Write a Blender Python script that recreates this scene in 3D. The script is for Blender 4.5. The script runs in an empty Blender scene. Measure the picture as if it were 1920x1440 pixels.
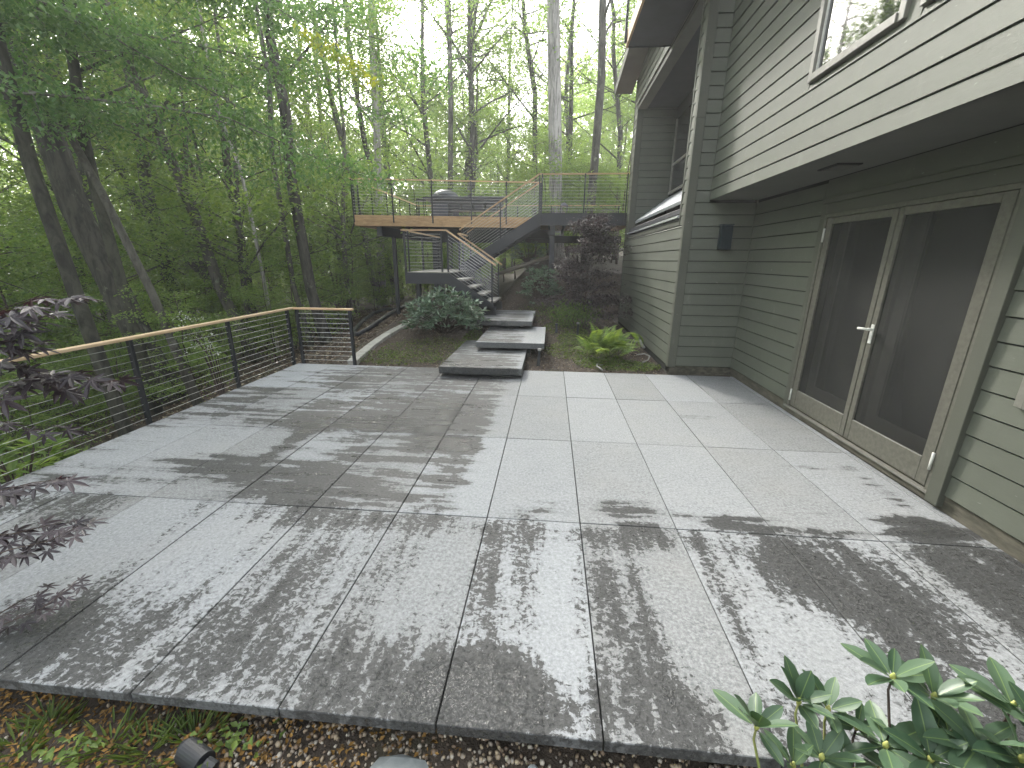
import bpy, bmesh, math, random
import numpy as np
from mathutils import Vector, Matrix

random.seed(11)
RNG = np.random.default_rng(5)
sc = bpy.context.scene
COL = sc.collection

# ------------------------------------------------------------------ camera
F_PX, PITCH, YAW, ROLL = 788.5, 0.2873, -0.0868, 0.0091
CAM = Vector((0.366, -1.095, 1.638))
cp, sp, cy, sy = math.cos(PITCH), math.sin(PITCH), math.cos(YAW), math.sin(YAW)
c_fwd = Vector((sy * cp, cy * cp, -sp))
c_right = Vector((cy, -sy, 0))
c_up = c_right.cross(c_fwd)
cr_, sr_ = math.cos(ROLL), math.sin(ROLL)
c_r2 = c_right * cr_ + c_up * sr_
c_u2 = -c_right * sr_ + c_up * cr_
cam_d = bpy.data.cameras.new("camera")
cam = bpy.data.objects.new("camera", cam_d)
COL.objects.link(cam)
m = Matrix.Identity(4)
for i in range(3):
    m[i][0], m[i][1], m[i][2], m[i][3] = c_r2[i], c_u2[i], -c_fwd[i], CAM[i]
cam.matrix_world = m
cam_d.sensor_width = 36
cam_d.lens = 36 * F_PX / 1920
cam_d.clip_start = 0.05
cam_d.clip_end = 600
sc.camera = cam

# ------------------------------------------------------------------ world, sun, exposure
SUN_EL, SUN_AZ = math.radians(34), math.radians(-24)      # azimuth from +Y towards +X
world = bpy.data.worlds.new("World")
sc.world = world
world.use_nodes = True
wn = world.node_tree
bg = wn.nodes["Background"]
sky = wn.nodes.new("ShaderNodeTexSky")
sky.sky_type = 'NISHITA'
sky.sun_disc = False
sky.sun_elevation = SUN_EL
sky.sun_rotation = SUN_AZ
sky.air_density = 1.0
sky.dust_density = 4.0
sky.ozone_density = 0.6
hs = wn.nodes.new("ShaderNodeHueSaturation")
hs.inputs["Saturation"].default_value = 0.32
wn.links.new(sky.outputs[0], hs.inputs["Color"])
wn.links.new(hs.outputs[0], bg.inputs[0])
bg.inputs[1].default_value = 0.15
sun_d = bpy.data.lights.new("sun", 'SUN')
sun_d.energy = 4.4
sun_d.angle = math.radians(10)
sun_d.color = (1.0, 0.965, 0.9)
sun = bpy.data.objects.new("sun", sun_d)
COL.objects.link(sun)
sdir = Vector((math.sin(SUN_AZ) * math.cos(SUN_EL), math.cos(SUN_AZ) * math.cos(SUN_EL), math.sin(SUN_EL)))
sun.rotation_euler = sdir.to_track_quat('Z', 'Y').to_euler()
sun.location = (-10, 10, 20)
sc.view_settings.view_transform = 'Standard'
sc.view_settings.look = 'None'
sc.view_settings.gamma = 1
sc.view_settings.exposure = 2.5
sc.view_settings.use_curve_mapping = False
sc.render.engine = 'CYCLES'
sc.cycles.max_bounces = 7
sc.cycles.diffuse_bounces = 4
sc.cycles.glossy_bounces = 3
sc.cycles.transmission_bounces = 4
sc.cycles.transparent_max_bounces = 8
sc.cycles.use_denoising = True
sc.cycles.sample_clamp_indirect = 6


def ray(u, v):
    return c_r2 * ((u - 960) / F_PX) - c_u2 * ((v - 720) / F_PX) + c_fwd


def at(u, v, axis, val):
    """the point where the sight line through a photo pixel meets a world plane"""
    d = ray(u, v)
    return CAM + d * ((val - CAM[axis]) / d[axis])


# ------------------------------------------------------------------ node helpers
class NT:
    def __init__(s, name):
        s.m = bpy.data.materials.new(name)
        s.m.use_nodes = True
        s.t = s.m.node_tree
        s.b = s.t.nodes["Principled BSDF"]
        s.out = s.t.nodes["Material Output"]
        s.pos = None

    def n(s, kind, **kw):
        nd = s.t.nodes.new(kind)
        for k, v in kw.items():
            setattr(nd, k, v)
        return nd

    def put(s, sock, v):
        if isinstance(v, bpy.types.NodeSocket):
            s.t.links.new(v, sock)
        elif isinstance(v, (tuple, list)) and len(v) == 3 and sock.type == 'RGBA':
            sock.default_value = (*v, 1)
        else:
            sock.default_value = v

    def P(s):
        if s.pos is None:
            s.pos = s.n("ShaderNodeNewGeometry").outputs["Position"]
        return s.pos

    def math(s, op, a, b=0.0, c=None, clamp=False):
        nd = s.n("ShaderNodeMath", operation=op, use_clamp=clamp)
        s.put(nd.inputs[0], a)
        s.put(nd.inputs[1], b)
        if c is not None:
            s.put(nd.inputs[2], c)
        return nd.outputs[0]

    def vmath(s, op, a, b):
        nd = s.n("ShaderNodeVectorMath", operation=op)
        s.put(nd.inputs[0], a)
        s.put(nd.inputs[1], b)
        return nd.outputs[1] if op in ('LENGTH', 'DISTANCE', 'DOT_PRODUCT') else nd.outputs[0]

    def noise(s, scale, detail=4, rough=0.55, vec=None, stretch=None, dist=0.0):
        v = vec if vec is not None else s.P()
        if stretch:
            v = s.vmath('MULTIPLY', v, stretch)
        nd = s.n("ShaderNodeTexNoise")
        s.put(nd.inputs["Vector"], v)
        nd.inputs["Scale"].default_value = scale
        nd.inputs["Detail"].default_value = detail
        nd.inputs["Roughness"].default_value = rough
        nd.inputs["Distortion"].default_value = dist
        return nd.outputs[0]

    def ramp(s, fac, stops):
        nd = s.n("ShaderNodeValToRGB")
        cr = nd.color_ramp
        while len(cr.elements) < len(stops):
            cr.elements.new(0.5)
        for e, (p, c) in zip(cr.elements, stops):
            e.position = p
            e.color = (c, c, c, 1) if isinstance(c, (int, float)) else (*c, 1)
        s.put(nd.inputs[0], fac)
        return nd.outputs[0]

    def mix(s, fac, a, b, mode='MIX'):
        nd = s.n("ShaderNodeMix", data_type='RGBA', blend_type=mode)
        s.put(nd.inputs[0], fac)
        s.put(nd.inputs[6], a)
        s.put(nd.inputs[7], b)
        return nd.outputs[2]

    def smooth(s, v, lo, hi):
        nd = s.n("ShaderNodeMapRange", interpolation_type='SMOOTHSTEP')
        s.put(nd.inputs[0], v)
        s.put(nd.inputs[1], lo)
        s.put(nd.inputs[2], hi)
        return nd.outputs[0]

    def bump(s, h, strength=0.3, dist=0.01, normal=None):
        nd = s.n("ShaderNodeBump")
        nd.inputs["Strength"].default_value = strength
        nd.inputs["Distance"].default_value = dist
        s.put(nd.inputs["Height"], h)
        if normal is not None:
            s.put(nd.inputs["Normal"], normal)
        s.t.links.new(nd.outputs[0], s.b.inputs["Normal"])
        return nd.outputs[0]

    def rand(s):
        return s.n("ShaderNodeObjectInfo").outputs["Random"]

    def island(s):
        return s.n("ShaderNodeNewGeometry").outputs["Random Per Island"]

    def fin(s, color=None, rough=None, metal=None, spec=None):
        for k, v in (("Base Color", color), ("Roughness", rough), ("Metallic", metal), ("Specular IOR Level", spec)):
            if v is not None:
                s.put(s.b.inputs[k], v)
        return s.m


def simple(name, c1, c2, scale=8, rough=0.7, bump=0.2, bd=0.004, stretch=None, metal=0.0, obj=0.0, spec=None):
    n = NT(name)
    f = n.noise(scale, 5, 0.6, stretch=stretch)
    col = n.mix(n.smooth(f, 0.3, 0.7), c1, c2)
    if obj:
        k = n.math('MULTIPLY_ADD', n.rand(), obj, 1 - obj / 2)
        col = n.mix(1.0, col, n.n("ShaderNodeCombineColor").outputs[0], 'MULTIPLY') if False else n.vmath('MULTIPLY', col, n.vmath('SCALE', (1, 1, 1), (0, 0, 0)) if False else vec3(n, k))
    if bump:
        n.bump(f, bump, bd)
    return n.fin(col, rough, metal, spec)


def vec3(n, k):
    c = n.n("ShaderNodeCombineXYZ")
    for i in range(3):
        n.put(c.inputs[i], k)
    return c.outputs[0]


M = {}
# painted siding: sage green, faded and dusty
def siding_mat(name, base, obj=0.12):
    n = NT(name)
    f1 = n.noise(1.3, 4, 0.6)
    f2 = n.noise(60, 3, 0.7, stretch=(0.25, 0.25, 1.5))
    f3 = n.noise(5.0, 5, 0.7, stretch=(1, 1, 0.35))
    c = n.mix(n.smooth(f1, 0.3, 0.7), base, tuple(x * 1.16 for x in base))
    c = n.mix(n.math('MULTIPLY', n.smooth(f3, 0.58, 0.8), 0.35), c, (0.22, 0.22, 0.19))
    c = n.vmath('MULTIPLY', c, vec3(n, n.math('MULTIPLY_ADD', n.rand(), obj, 1 - obj / 2)))
    c = n.vmath('MULTIPLY', c, vec3(n, n.math('MULTIPLY_ADD', f2, 0.16, 0.92)))
    # pale scuffs
    sc_ = n.noise(16, 2, 0.5, stretch=(1, 1, 3))
    c = n.mix(n.math('MULTIPLY', n.smooth(sc_, 0.73, 0.78), 0.4), c, (0.28, 0.28, 0.25))
    n.bump(f2, 0.25, 0.003)
    return n.fin(c, 0.62, spec=0.35)
M['siding'] = siding_mat("painted_siding", (0.094, 0.101, 0.080))
M['sheath'] = simple('dark_building_paper', (0.012, 0.013, 0.011), (0.02, 0.021, 0.018), 6, 0.9, 0)
M['trim'] = siding_mat("painted_trim", (0.078, 0.081, 0.064))
M['soffit'] = simple("soffit_paint", (0.095, 0.098, 0.084), (0.11, 0.113, 0.098), 3, 0.8, 0.05)
M['dark_ceiling'] = simple("dark_ceiling_paint", (0.022, 0.026, 0.03), (0.032, 0.036, 0.042), 3, 0.8, 0.05)
M['door_metal'] = simple("weathered_door_metal", (0.085, 0.082, 0.066), (0.12, 0.116, 0.094), 30, 0.5, 0.1, 0.001, spec=0.4)
M['window_metal'] = simple("window_frame_metal", (0.15, 0.145, 0.125), (0.19, 0.185, 0.16), 20, 0.45, 0.05, 0.001)
M['white_metal'] = simple("pale_metal", (0.5, 0.5, 0.46), (0.62, 0.62, 0.58), 30, 0.4, 0.05, 0.001)
M['black_metal'] = simple("black_painted_steel", (0.006, 0.007, 0.010), (0.011, 0.013, 0.016), 14, 0.42, 0.05, 0.001)
M['steel_beam'] = simple("dark_steel_beam", (0.005, 0.0065, 0.010), (0.010, 0.012, 0.017), 6, 0.5, 0.06, 0.001)
M['cable'] = simple("stainless_cable", (0.5, 0.5, 0.48), (0.65, 0.65, 0.63), 40, 0.3, 0, metal=0.85)
M['lamp'] = simple("lamp_blue_black", (0.006, 0.013, 0.019), (0.01, 0.02, 0.027), 12, 0.4, 0.05)
M['plinth'] = simple("mossy_concrete", (0.045, 0.042, 0.03), (0.11, 0.10, 0.075), 14, 0.9, 0.5, 0.01, stretch=(1, 0.4, 2))
M['concrete'] = simple("pale_concrete", (0.26, 0.25, 0.22), (0.38, 0.37, 0.33), 10, 0.9, 0.5, 0.01)
M['grey_board'] = simple("weathered_tread", (0.17, 0.16, 0.14), (0.27, 0.255, 0.225), 20, 0.75, 0.2, stretch=(0.2, 1, 1))
M['plastic'] = simple("black_plastic", (0.01, 0.011, 0.013), (0.018, 0.02, 0.024), 12, 0.55, 0.1)
M['pipe_white'] = simple("pale_conduit", (0.2, 0.195, 0.18), (0.27, 0.265, 0.245), 20, 0.5, 0.05)
M['shingle'] = simple("glass_roof_lead", (0.03, 0.03, 0.036), (0.065, 0.065, 0.075), 12, 0.5, 0.4, 0.01)
M['flashing'] = simple("bright_metal_roof", (0.4, 0.42, 0.46), (0.55, 0.57, 0.6), 8, 0.3, 0.05, metal=0.6)
M['slate'] = simple("flat_slate", (0.16, 0.18, 0.18), (0.24, 0.26, 0.25), 12, 0.7, 0.4, 0.01)
M['grey_metal'] = simple("grill_metal", (0.03, 0.032, 0.037), (0.05, 0.053, 0.06), 6, 0.4, 0.03)
M['counter'] = simple("dark_counter", (0.02, 0.022, 0.028), (0.035, 0.037, 0.045), 8, 0.35, 0.03)
M['panel_grey'] = simple("grey_panel", (0.035, 0.038, 0.05), (0.06, 0.063, 0.078), 8, 0.5, 0.03)

def wood(name, a, b, axis):
    n = NT(name)
    st = [9, 9, 9]
    st[axis] = 0.6
    f = n.noise(3.0, 6, 0.65, stretch=tuple(st), dist=0.6)
    g = n.noise(0.9, 3, 0.5)
    c = n.mix(n.smooth(f, 0.3, 0.7), a, b)
    c = n.mix(n.math('MULTIPLY', n.smooth(g, 0.5, 0.75), 0.35), c, tuple(x * 0.6 for x in a))
    c = n.vmath('MULTIPLY', c, vec3(n, n.math('MULTIPLY_ADD', n.rand(), 0.3, 0.85)))
    n.bump(f, 0.15, 0.003)
    return n.fin(c, 0.55)
M['fascia'] = wood("cedar_fascia", (0.34, 0.20, 0.085), (0.54, 0.35, 0.17), 0)
M['fascia_y'] = wood("cedar_fascia_side", (0.34, 0.20, 0.085), (0.54, 0.35, 0.17), 1)
M['rail_x'] = wood("handrail_wood_across", (0.42, 0.27, 0.14), (0.58, 0.41, 0.24), 0)
M['rail_y'] = wood("handrail_wood_along", (0.55, 0.38, 0.21), (0.72, 0.54, 0.34), 1)
M['deck_wood'] = wood("deck_board_wood", (0.28, 0.16, 0.08), (0.4, 0.25, 0.13), 0)
M['timber'] = wood("old_timber", (0.07, 0.06, 0.045), (0.13, 0.11, 0.08), 0)

def bark(name, a, b, sx=10.0, streak=0.22, bumpd=0.02, pale=None, palelim=0.6):
    n = NT(name)
    f = n.noise(sx, 6, 0.7, stretch=(1, 1, streak), dist=0.5)
    c = n.mix(n.smooth(f, 0.35, 0.62), a, b)
    if pale:
        g = n.noise(sx * 0.6, 4, 0.6, stretch=(1, 1, 0.6))
        c = n.mix(n.smooth(g, palelim, palelim + 0.08), c, pale)
    c = n.vmath('MULTIPLY', c, vec3(n, n.math('MULTIPLY_ADD', n.rand(), 0.4, 0.8)))
    n.bump(f, 0.9, bumpd)
    return n.fin(c, 0.9)
M['bark_dark'] = bark("dark_bark", (0.018, 0.016, 0.012), (0.07, 0.066, 0.05), pale=(0.12, 0.13, 0.09), palelim=0.6)
M['bark_grey'] = bark("grey_bark", (0.04, 0.038, 0.029), (0.105, 0.1, 0.08), sx=9, streak=0.4, bumpd=0.012, pale=(0.15, 0.15, 0.12), palelim=0.6)
M['bark_mid'] = bark("brown_grey_bark", (0.014, 0.014, 0.009), (0.058, 0.058, 0.04), sx=7, streak=0.4, bumpd=0.012, pale=(0.11, 0.115, 0.085), palelim=0.62)
M['bark_pale'] = bark("pale_furrowed_bark", (0.13, 0.125, 0.115), (0.42, 0.4, 0.37), sx=14, streak=0.1, bumpd=0.03)
M['twig'] = bark("twig_bark", (0.035, 0.025, 0.02), (0.07, 0.05, 0.04), bumpd=0.004)
M['stem_green'] = simple("green_stem", (0.16, 0.2, 0.05), (0.24, 0.24, 0.08), 20, 0.6, 0.1, 0.002)

def leaf_mat(name, a, b, trans=0.52, tcol=None, rough=0.45, gloss=0.25, isl=True, obj=True, third=None):
    n = NT(name)
    r = n.island() if isl else n.rand()
    c = n.mix(r, a, b)
    if third:
        c = n.mix(n.smooth(r, 0.86, 0.95), c, third)
    if obj:
        c = n.vmath('MULTIPLY', c, vec3(n, n.math('MULTIPLY_ADD', n.rand(), 0.35, 0.82)))
    n.fin(c, rough, spec=gloss)
    tr = n.n("ShaderNodeBsdfTranslucent")
    tc = n.vmath('MULTIPLY', c, tcol or (1.85, 1.7, 0.95))
    n.t.links.new(tc, tr.inputs[0])
    mx = n.n("ShaderNodeMixShader")
    mx.inputs[0].default_value = trans
    n.t.links.new(n.b.outputs[0], mx.inputs[1])
    n.t.links.new(tr.outputs[0], mx.inputs[2])
    n.t.links.new(mx.outputs[0], n.out.inputs[0])
    return n.m
M['leaf_canopy'] = leaf_mat("canopy_leaf", (0.07, 0.135, 0.04), (0.14, 0.22, 0.065))
M['leaf_under'] = leaf_mat("understory_leaf", (0.09, 0.165, 0.05), (0.18, 0.26, 0.08))
M['leaf_near'] = leaf_mat("near_tree_leaf", (0.075, 0.15, 0.055), (0.15, 0.235, 0.085), trans=0.4, tcol=(1.5, 1.65, 1.0))
M['leaf_yellow'] = leaf_mat("yellowing_leaf", (0.14, 0.22, 0.04), (0.30, 0.32, 0.05), trans=0.45, tcol=(1.5, 1.4, 0.6))
M['leaf_far'] = leaf_mat("far_woods_leaf", (0.11, 0.18, 0.06), (0.2, 0.27, 0.09), trans=0.5)
M['leaf_pale'] = leaf_mat("pale_flower", (0.5, 0.55, 0.45), (0.7, 0.72, 0.65), trans=0.3, tcol=(1, 1, 0.9))
M['leaf_rhodo'] = leaf_mat("rhododendron_leaf", (0.03, 0.075, 0.03), (0.055, 0.115, 0.045), trans=0.12, rough=0.32, gloss=0.5, isl=False, obj=True)
M['leaf_shrub'] = leaf_mat("shrub_leaf", (0.06, 0.115, 0.07), (0.2, 0.29, 0.19), trans=0.1, rough=0.35, gloss=0.6)
M['leaf_maple'] = leaf_mat("purple_maple_leaf", (0.022, 0.016, 0.02), (0.05, 0.038, 0.042), trans=0.15, tcol=(1.6, 0.6, 0.6), rough=0.38, gloss=0.5, isl=False)
M['leaf_maple_far'] = leaf_mat("dark_maple_leaf", (0.018, 0.015, 0.015), (0.085, 0.07, 0.072), trans=0.15, tcol=(1.6, 0.6, 0.6), rough=0.4, gloss=0.5)
M['leaf_fern'] = leaf_mat("fern_leaf", (0.12, 0.22, 0.05), (0.27, 0.36, 0.11), trans=0.35, tcol=(1.4, 1.3, 0.6))
M['leaf_grass'] = leaf_mat("weed_leaf", (0.07, 0.12, 0.03), (0.16, 0.22, 0.05), trans=0.3, tcol=(1.4, 1.3, 0.6))
M['litter'] = leaf_mat("leaf_litter", (0.055, 0.038, 0.025), (0.22, 0.165, 0.12), trans=0.05, tcol=(1, 1, 1), rough=0.8, third=(0.42, 0.36, 0.26))
M['ochre_litter'] = leaf_mat("ochre_wood_chips", (0.1, 0.06, 0.02), (0.34, 0.19, 0.05), trans=0.03, tcol=(1, 1, 1), rough=0.7)
M['bud'] = simple("leaf_bud", (0.3, 0.33, 0.08), (0.4, 0.4, 0.12), 30, 0.5, 0.1, 0.001)

n = NT("pebble_stone")
c = n.ramp(n.island(), [(0.0, (0.07, 0.05, 0.035)), (0.25, (0.2, 0.14, 0.09)), (0.5, (0.34, 0.27, 0.18)), (0.75, (0.24, 0.21, 0.18)), (1.0, (0.5, 0.45, 0.36))])
n.bump(n.noise(60, 3), 0.2, 0.002)
M['pebble'] = n.fin(c, 0.5)

# ---- paving stone with rain-wet patches (wet stone is darker and glossier)
n = NT("wet_paving_stone")
P = n.P()
sep = n.n("ShaderNodeSeparateXYZ")
n.t.links.new(P, sep.inputs[0])
X, Y = sep.outputs[0], sep.outputs[1]
BLOBS = [  # x, y, rx, ry, amount
    (0.30, 1.42, .38, .14, .50), (1.00, 1.47, .33, .20, .95), (1.62, 1.42, .36, .15, .80), (2.2, 1.38, .3, .07, .5),
    (2.80, 1.48, .40, .16, .85), (2.90, 2.05, .10, .55, .55), (2.62, 2.32, .3, .09, .42), (1.97, 3.36, .28, .12, .62),
    (2.75, 3.9, .3, .25, .25), (2.95, 4.9, .12, .35, .42), (2.45, 4.55, .35, .1, .3),
    (1.0, 1.18, .40, .14, .50), (1.75, 1.0, .22, .35, .42), (2.0, .95, .45, .5, .55), (2.15, .4, .35, .6, .50), (2.85, .7, .38, 1.1, .85), (1.9, 0.1, .5, .3, .35), (1.3, .75, .14, .5, .34),
    (0.75, .55, .22, .5, .38), (0.9, .1, .5, .2, .40), (0.08, .7, .12, .6, .38), (0.28, .75, .09, .6, .30), (.18, .12, .34, .22, 1.1), (-1.98, 2.35, .12, .5, .9),
    (0.3, 1.18, .5, .16, .32), (-.35, .15, .45, .25, .45), (-.95, .55, .25, .6, .35), (-1.4, .2, .5, .35, .40), (-1.2, 1.2, .6, .15, .42), (-.4, 1.2, .5, .12, .35),
    (-2.1, .15, .5, .3, .42), (-2.9, 1.1, .6, .2, .40), (-2.0, .35, .35, .35, .3), (-1.0, 4.9, 1.4, .4, .3), (-2.4, 3.0, .5, .25, .3), (-.75, 2.45, .2, .6, .3), (-3.2, .4, .4, .3, .2), (-.62, 1.6, .4, .3, .12), (-1.3, 1.6, .6, .3, .30), (-2.2, 1.75, .45, .25, .34),
    (-.55, 2.9, .35, 1.1, .42), (-.4, 2.2, .3, .5, .28), (-1.3, 3.3, .7, .6, .28), (-2.0, 2.75, .9, .18, .48), (-2.6, 3.4, .6, .5, .15), (-1.0, 4.4, .6, .5, .25),
    (-2.5, 4.5, .8, .4, .2), (-3.3, 3.2, .4, .6, .18), (-1.2, 2.75, .5, .12, .4),
    (-1.9, 2.25, .55, .3, -.55), (-.62, 1.95, .18, .45, -.25), (-2.55, 3.35, .22, .6, -.35), (-3.1, 2.2, .5, .35, -.4), (-2.4, 2.35, .3, .5, -.4),
    (-1.6, .8, .25, .7, -.25), (-2.3, .8, .4, .7, -.45), (-3.0, .6, .4, .5, -.35), (0.45, .6, .16, .8, -.35), (1.15, .7, .2, .7, -.35), (1.75, .4, .2, .6, -.3), (2.45, .25, .16, .8, -.35),
    (-3.35, 4.9, .3, .2, -.4), (-.2, .6, .2, .6, -.25), (-.1, 2.0, .14, 1.4, -.45), (-.08, 4.0, .12, .8, -.2),
]
acc = None
for (bx, by, rx, ry, a) in BLOBS:
    d = n.vmath('MULTIPLY', n.vmath('SUBTRACT', P, (bx, by, 0)), (1 / rx, 1 / ry, 0))
    l = n.n("ShaderNodeVectorMath", operation='LENGTH')
    n.put(l.inputs[0], d)
    w = n.n("ShaderNodeMapRange", interpolation_type='SMOOTHSTEP')
    n.put(w.inputs[0], l.outputs[1])
    w.inputs[1].default_value, w.inputs[2].default_value = 1.35, 0.35
    w.inputs[3].default_value, w.inputs[4].default_value = 0.0, a
    acc = w.outputs[0] if acc is None else n.math('ADD', acc, w.outputs[0])
rowA = n.smooth(Y, 1.42, 1.2)                       # 1 in the front row
rightdry = n.math('MULTIPLY', n.smooth(X, -0.12, 0.03), n.math('SUBTRACT', 1.0, rowA))
back = n.math('SUBTRACT', 1.0, rowA)
leftwet = n.math('MULTIPLY', n.math('MULTIPLY', n.smooth(X, -0.1, -0.35), n.smooth(X, -2.9, -2.3)), back)
base = n.math('ADD', n.math('MULTIPLY', rightdry, -0.62), n.math('MULTIPLY_ADD', leftwet, 0.2, n.math('MULTIPLY_ADD', rowA, -0.10, 0.02)))
att = n.n("ShaderNodeAttribute", attribute_type='OBJECT', attribute_name='damp')
base = n.math('ADD', base, att.outputs["Fac"])
big_x = n.noise(1.0, 6, 0.62, stretch=(1.1, 9.0, 1))    # streaks across, rear rows
big_y = n.noise(1.0, 6, 0.66, stretch=(9.5, 1.0, 1))    # streaks along, front row
fine = n.noise(30, 5, 0.7, stretch=(1, 1.2, 1), dist=0.6)
mid = n.noise(9, 5, 0.6, dist=0.4)
mx = n.n("ShaderNodeMix", data_type='FLOAT')
n.put(mx.inputs[0], rowA); n.put(mx.inputs[2], big_x); n.put(mx.inputs[3], big_y)
big = mx.outputs[0]
nz = n.math('ADD', n.math('MULTIPLY', n.math('SUBTRACT', big, 0.5), n.math('MULTIPLY_ADD', rowA, -0.4, 2.9)), n.math('MULTIPLY', n.math('SUBTRACT', mid, 0.5), n.math('MULTIPLY_ADD', rowA, -0.2, 1.0)))
nz = n.math('ADD', nz, n.math('MULTIPLY', n.math('SUBTRACT', fine, 0.5), n.math('MULTIPLY_ADD', rowA, 1.9, 0.7)))
field = n.math('ADD', n.math('ADD', acc, base), nz)
wet = n.smooth(field, 0.17, 0.27)
veil = n.math('MULTIPLY', n.smooth(field, -0.15, 0.2), 0.28)
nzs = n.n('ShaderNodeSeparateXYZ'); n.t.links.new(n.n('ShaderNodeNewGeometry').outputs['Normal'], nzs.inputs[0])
side_wet_shade = n.math('MULTIPLY', n.smooth(nzs.outputs[2], 0.6, 0.3), 0.75)  # upright faces coloured darker: partly wet edges, partly painted-in shade
soak_shade = n.math('MAXIMUM', n.math('MAXIMUM', wet, veil), side_wet_shade)
puddle = n.smooth(field, 0.62, 0.9)
g1 = n.noise(55, 6, 0.8)
g2 = n.noise(5, 7, 0.75, stretch=(1, 1.5, 1), dist=.8)
g3 = n.noise(1.7, 3, 0.5)
dry = n.mix(n.smooth(g1, 0.3, 0.72), (0.115, 0.120, 0.120), (0.355, 0.363, 0.362))
dry = n.mix(n.math('MULTIPLY', n.smooth(g2, 0.35, 0.7), 0.4), dry, (0.30, 0.305, 0.302))
dry = n.mix(n.math('MULTIPLY', n.smooth(g3, 0.45, 0.75), 0.3), dry, (0.27, 0.265, 0.245))
speck = n.noise(28, 5, 0.8, dist=.5)
dry = n.mix(n.math('MULTIPLY', n.smooth(speck, 0.52, 0.68), 0.6), dry, (0.15, 0.152, 0.15))
dry = n.mix(n.math('MULTIPLY', n.rand(), 0.35), dry, (0.25, 0.268, 0.29))
dry = n.vmath('MULTIPLY', dry, vec3(n, n.math('MULTIPLY_ADD', n.rand(), 0.30, 0.86)))
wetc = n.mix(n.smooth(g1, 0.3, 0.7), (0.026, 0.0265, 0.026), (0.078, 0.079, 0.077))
col = n.mix(soak_shade, dry, wetc)
rgh = n.math('MULTIPLY_ADD', wet, -0.20, 0.78)
rgh = n.math('SUBTRACT', rgh, n.math('MULTIPLY', puddle, 0.40))
rip = n.noise(55, 3, 0.6, dist=1.2)
n.bump(n.math('ADD', n.math('MULTIPLY', g1, 0.5), n.math('MULTIPLY', rip, n.math('MULTIPLY_ADD', puddle, 2.0, 1.0))), 0.5, 0.006)
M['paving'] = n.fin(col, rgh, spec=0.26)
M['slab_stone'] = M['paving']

# ---- soil
n = NT("woodland_soil")
f = n.noise(3, 6, 0.65)
g = n.noise(28, 5, 0.7)
c = n.mix(n.smooth(f, 0.35, 0.65), (0.03, 0.023, 0.016), (0.075, 0.056, 0.04))
c = n.mix(n.math('MULTIPLY', n.smooth(g, 0.45, 0.75), 0.5), c, (0.12, 0.095, 0.07))
moss = n.noise(1.1, 4, 0.6)
c = n.mix(n.math('MULTIPLY', n.smooth(moss, 0.56, 0.7), 0.4), c, (0.05, 0.07, 0.025))
n.bump(g, 0.8, 0.03)
M['soil'] = n.fin(c, 0.95)

# ---- glass and screens
n = NT("window_glass")
n.fin((0.008, 0.01, 0.011), 0.03, spec=1.0)
n.b.inputs["IOR"].default_value = 2.2
M['glass'] = n.m
n = NT("door_glass")
M['door_glass'] = n.fin((0.02, 0.022, 0.024), 0.12, spec=0.5)
n = NT("insect_screen")
f = n.noise(900, 2, 0.6)
g = n.noise(1.2, 4, 0.6, stretch=(1, 1, 0.5))
c = n.mix(n.smooth(g, 0.35, 0.7), (0.020, 0.021, 0.020), (0.055, 0.056, 0.052))
c = n.mix(n.math('MULTIPLY', f, 0.4), c, (0.045, 0.045, 0.042))
n.fin(c, 0.75, spec=0.15)
tb = n.n("ShaderNodeBsdfTransparent")
ms = n.n("ShaderNodeMixShader")
ms.inputs[0].default_value = 0.55
n.t.links.new(tb.outputs[0], ms.inputs[1])
n.t.links.new(n.b.outputs[0], ms.inputs[2])
n.t.links.new(ms.outputs[0], n.out.inputs[0])
M['screen'] = n.m
M['interior'] = simple("dark_interior", (0.02, 0.02, 0.02), (0.03, 0.03, 0.03), 2, 0.9, 0)
M['inner_frame'] = simple("inner_door_frame", (0.26, 0.25, 0.22), (0.32, 0.31, 0.28), 6, 0.6, 0.02)


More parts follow.
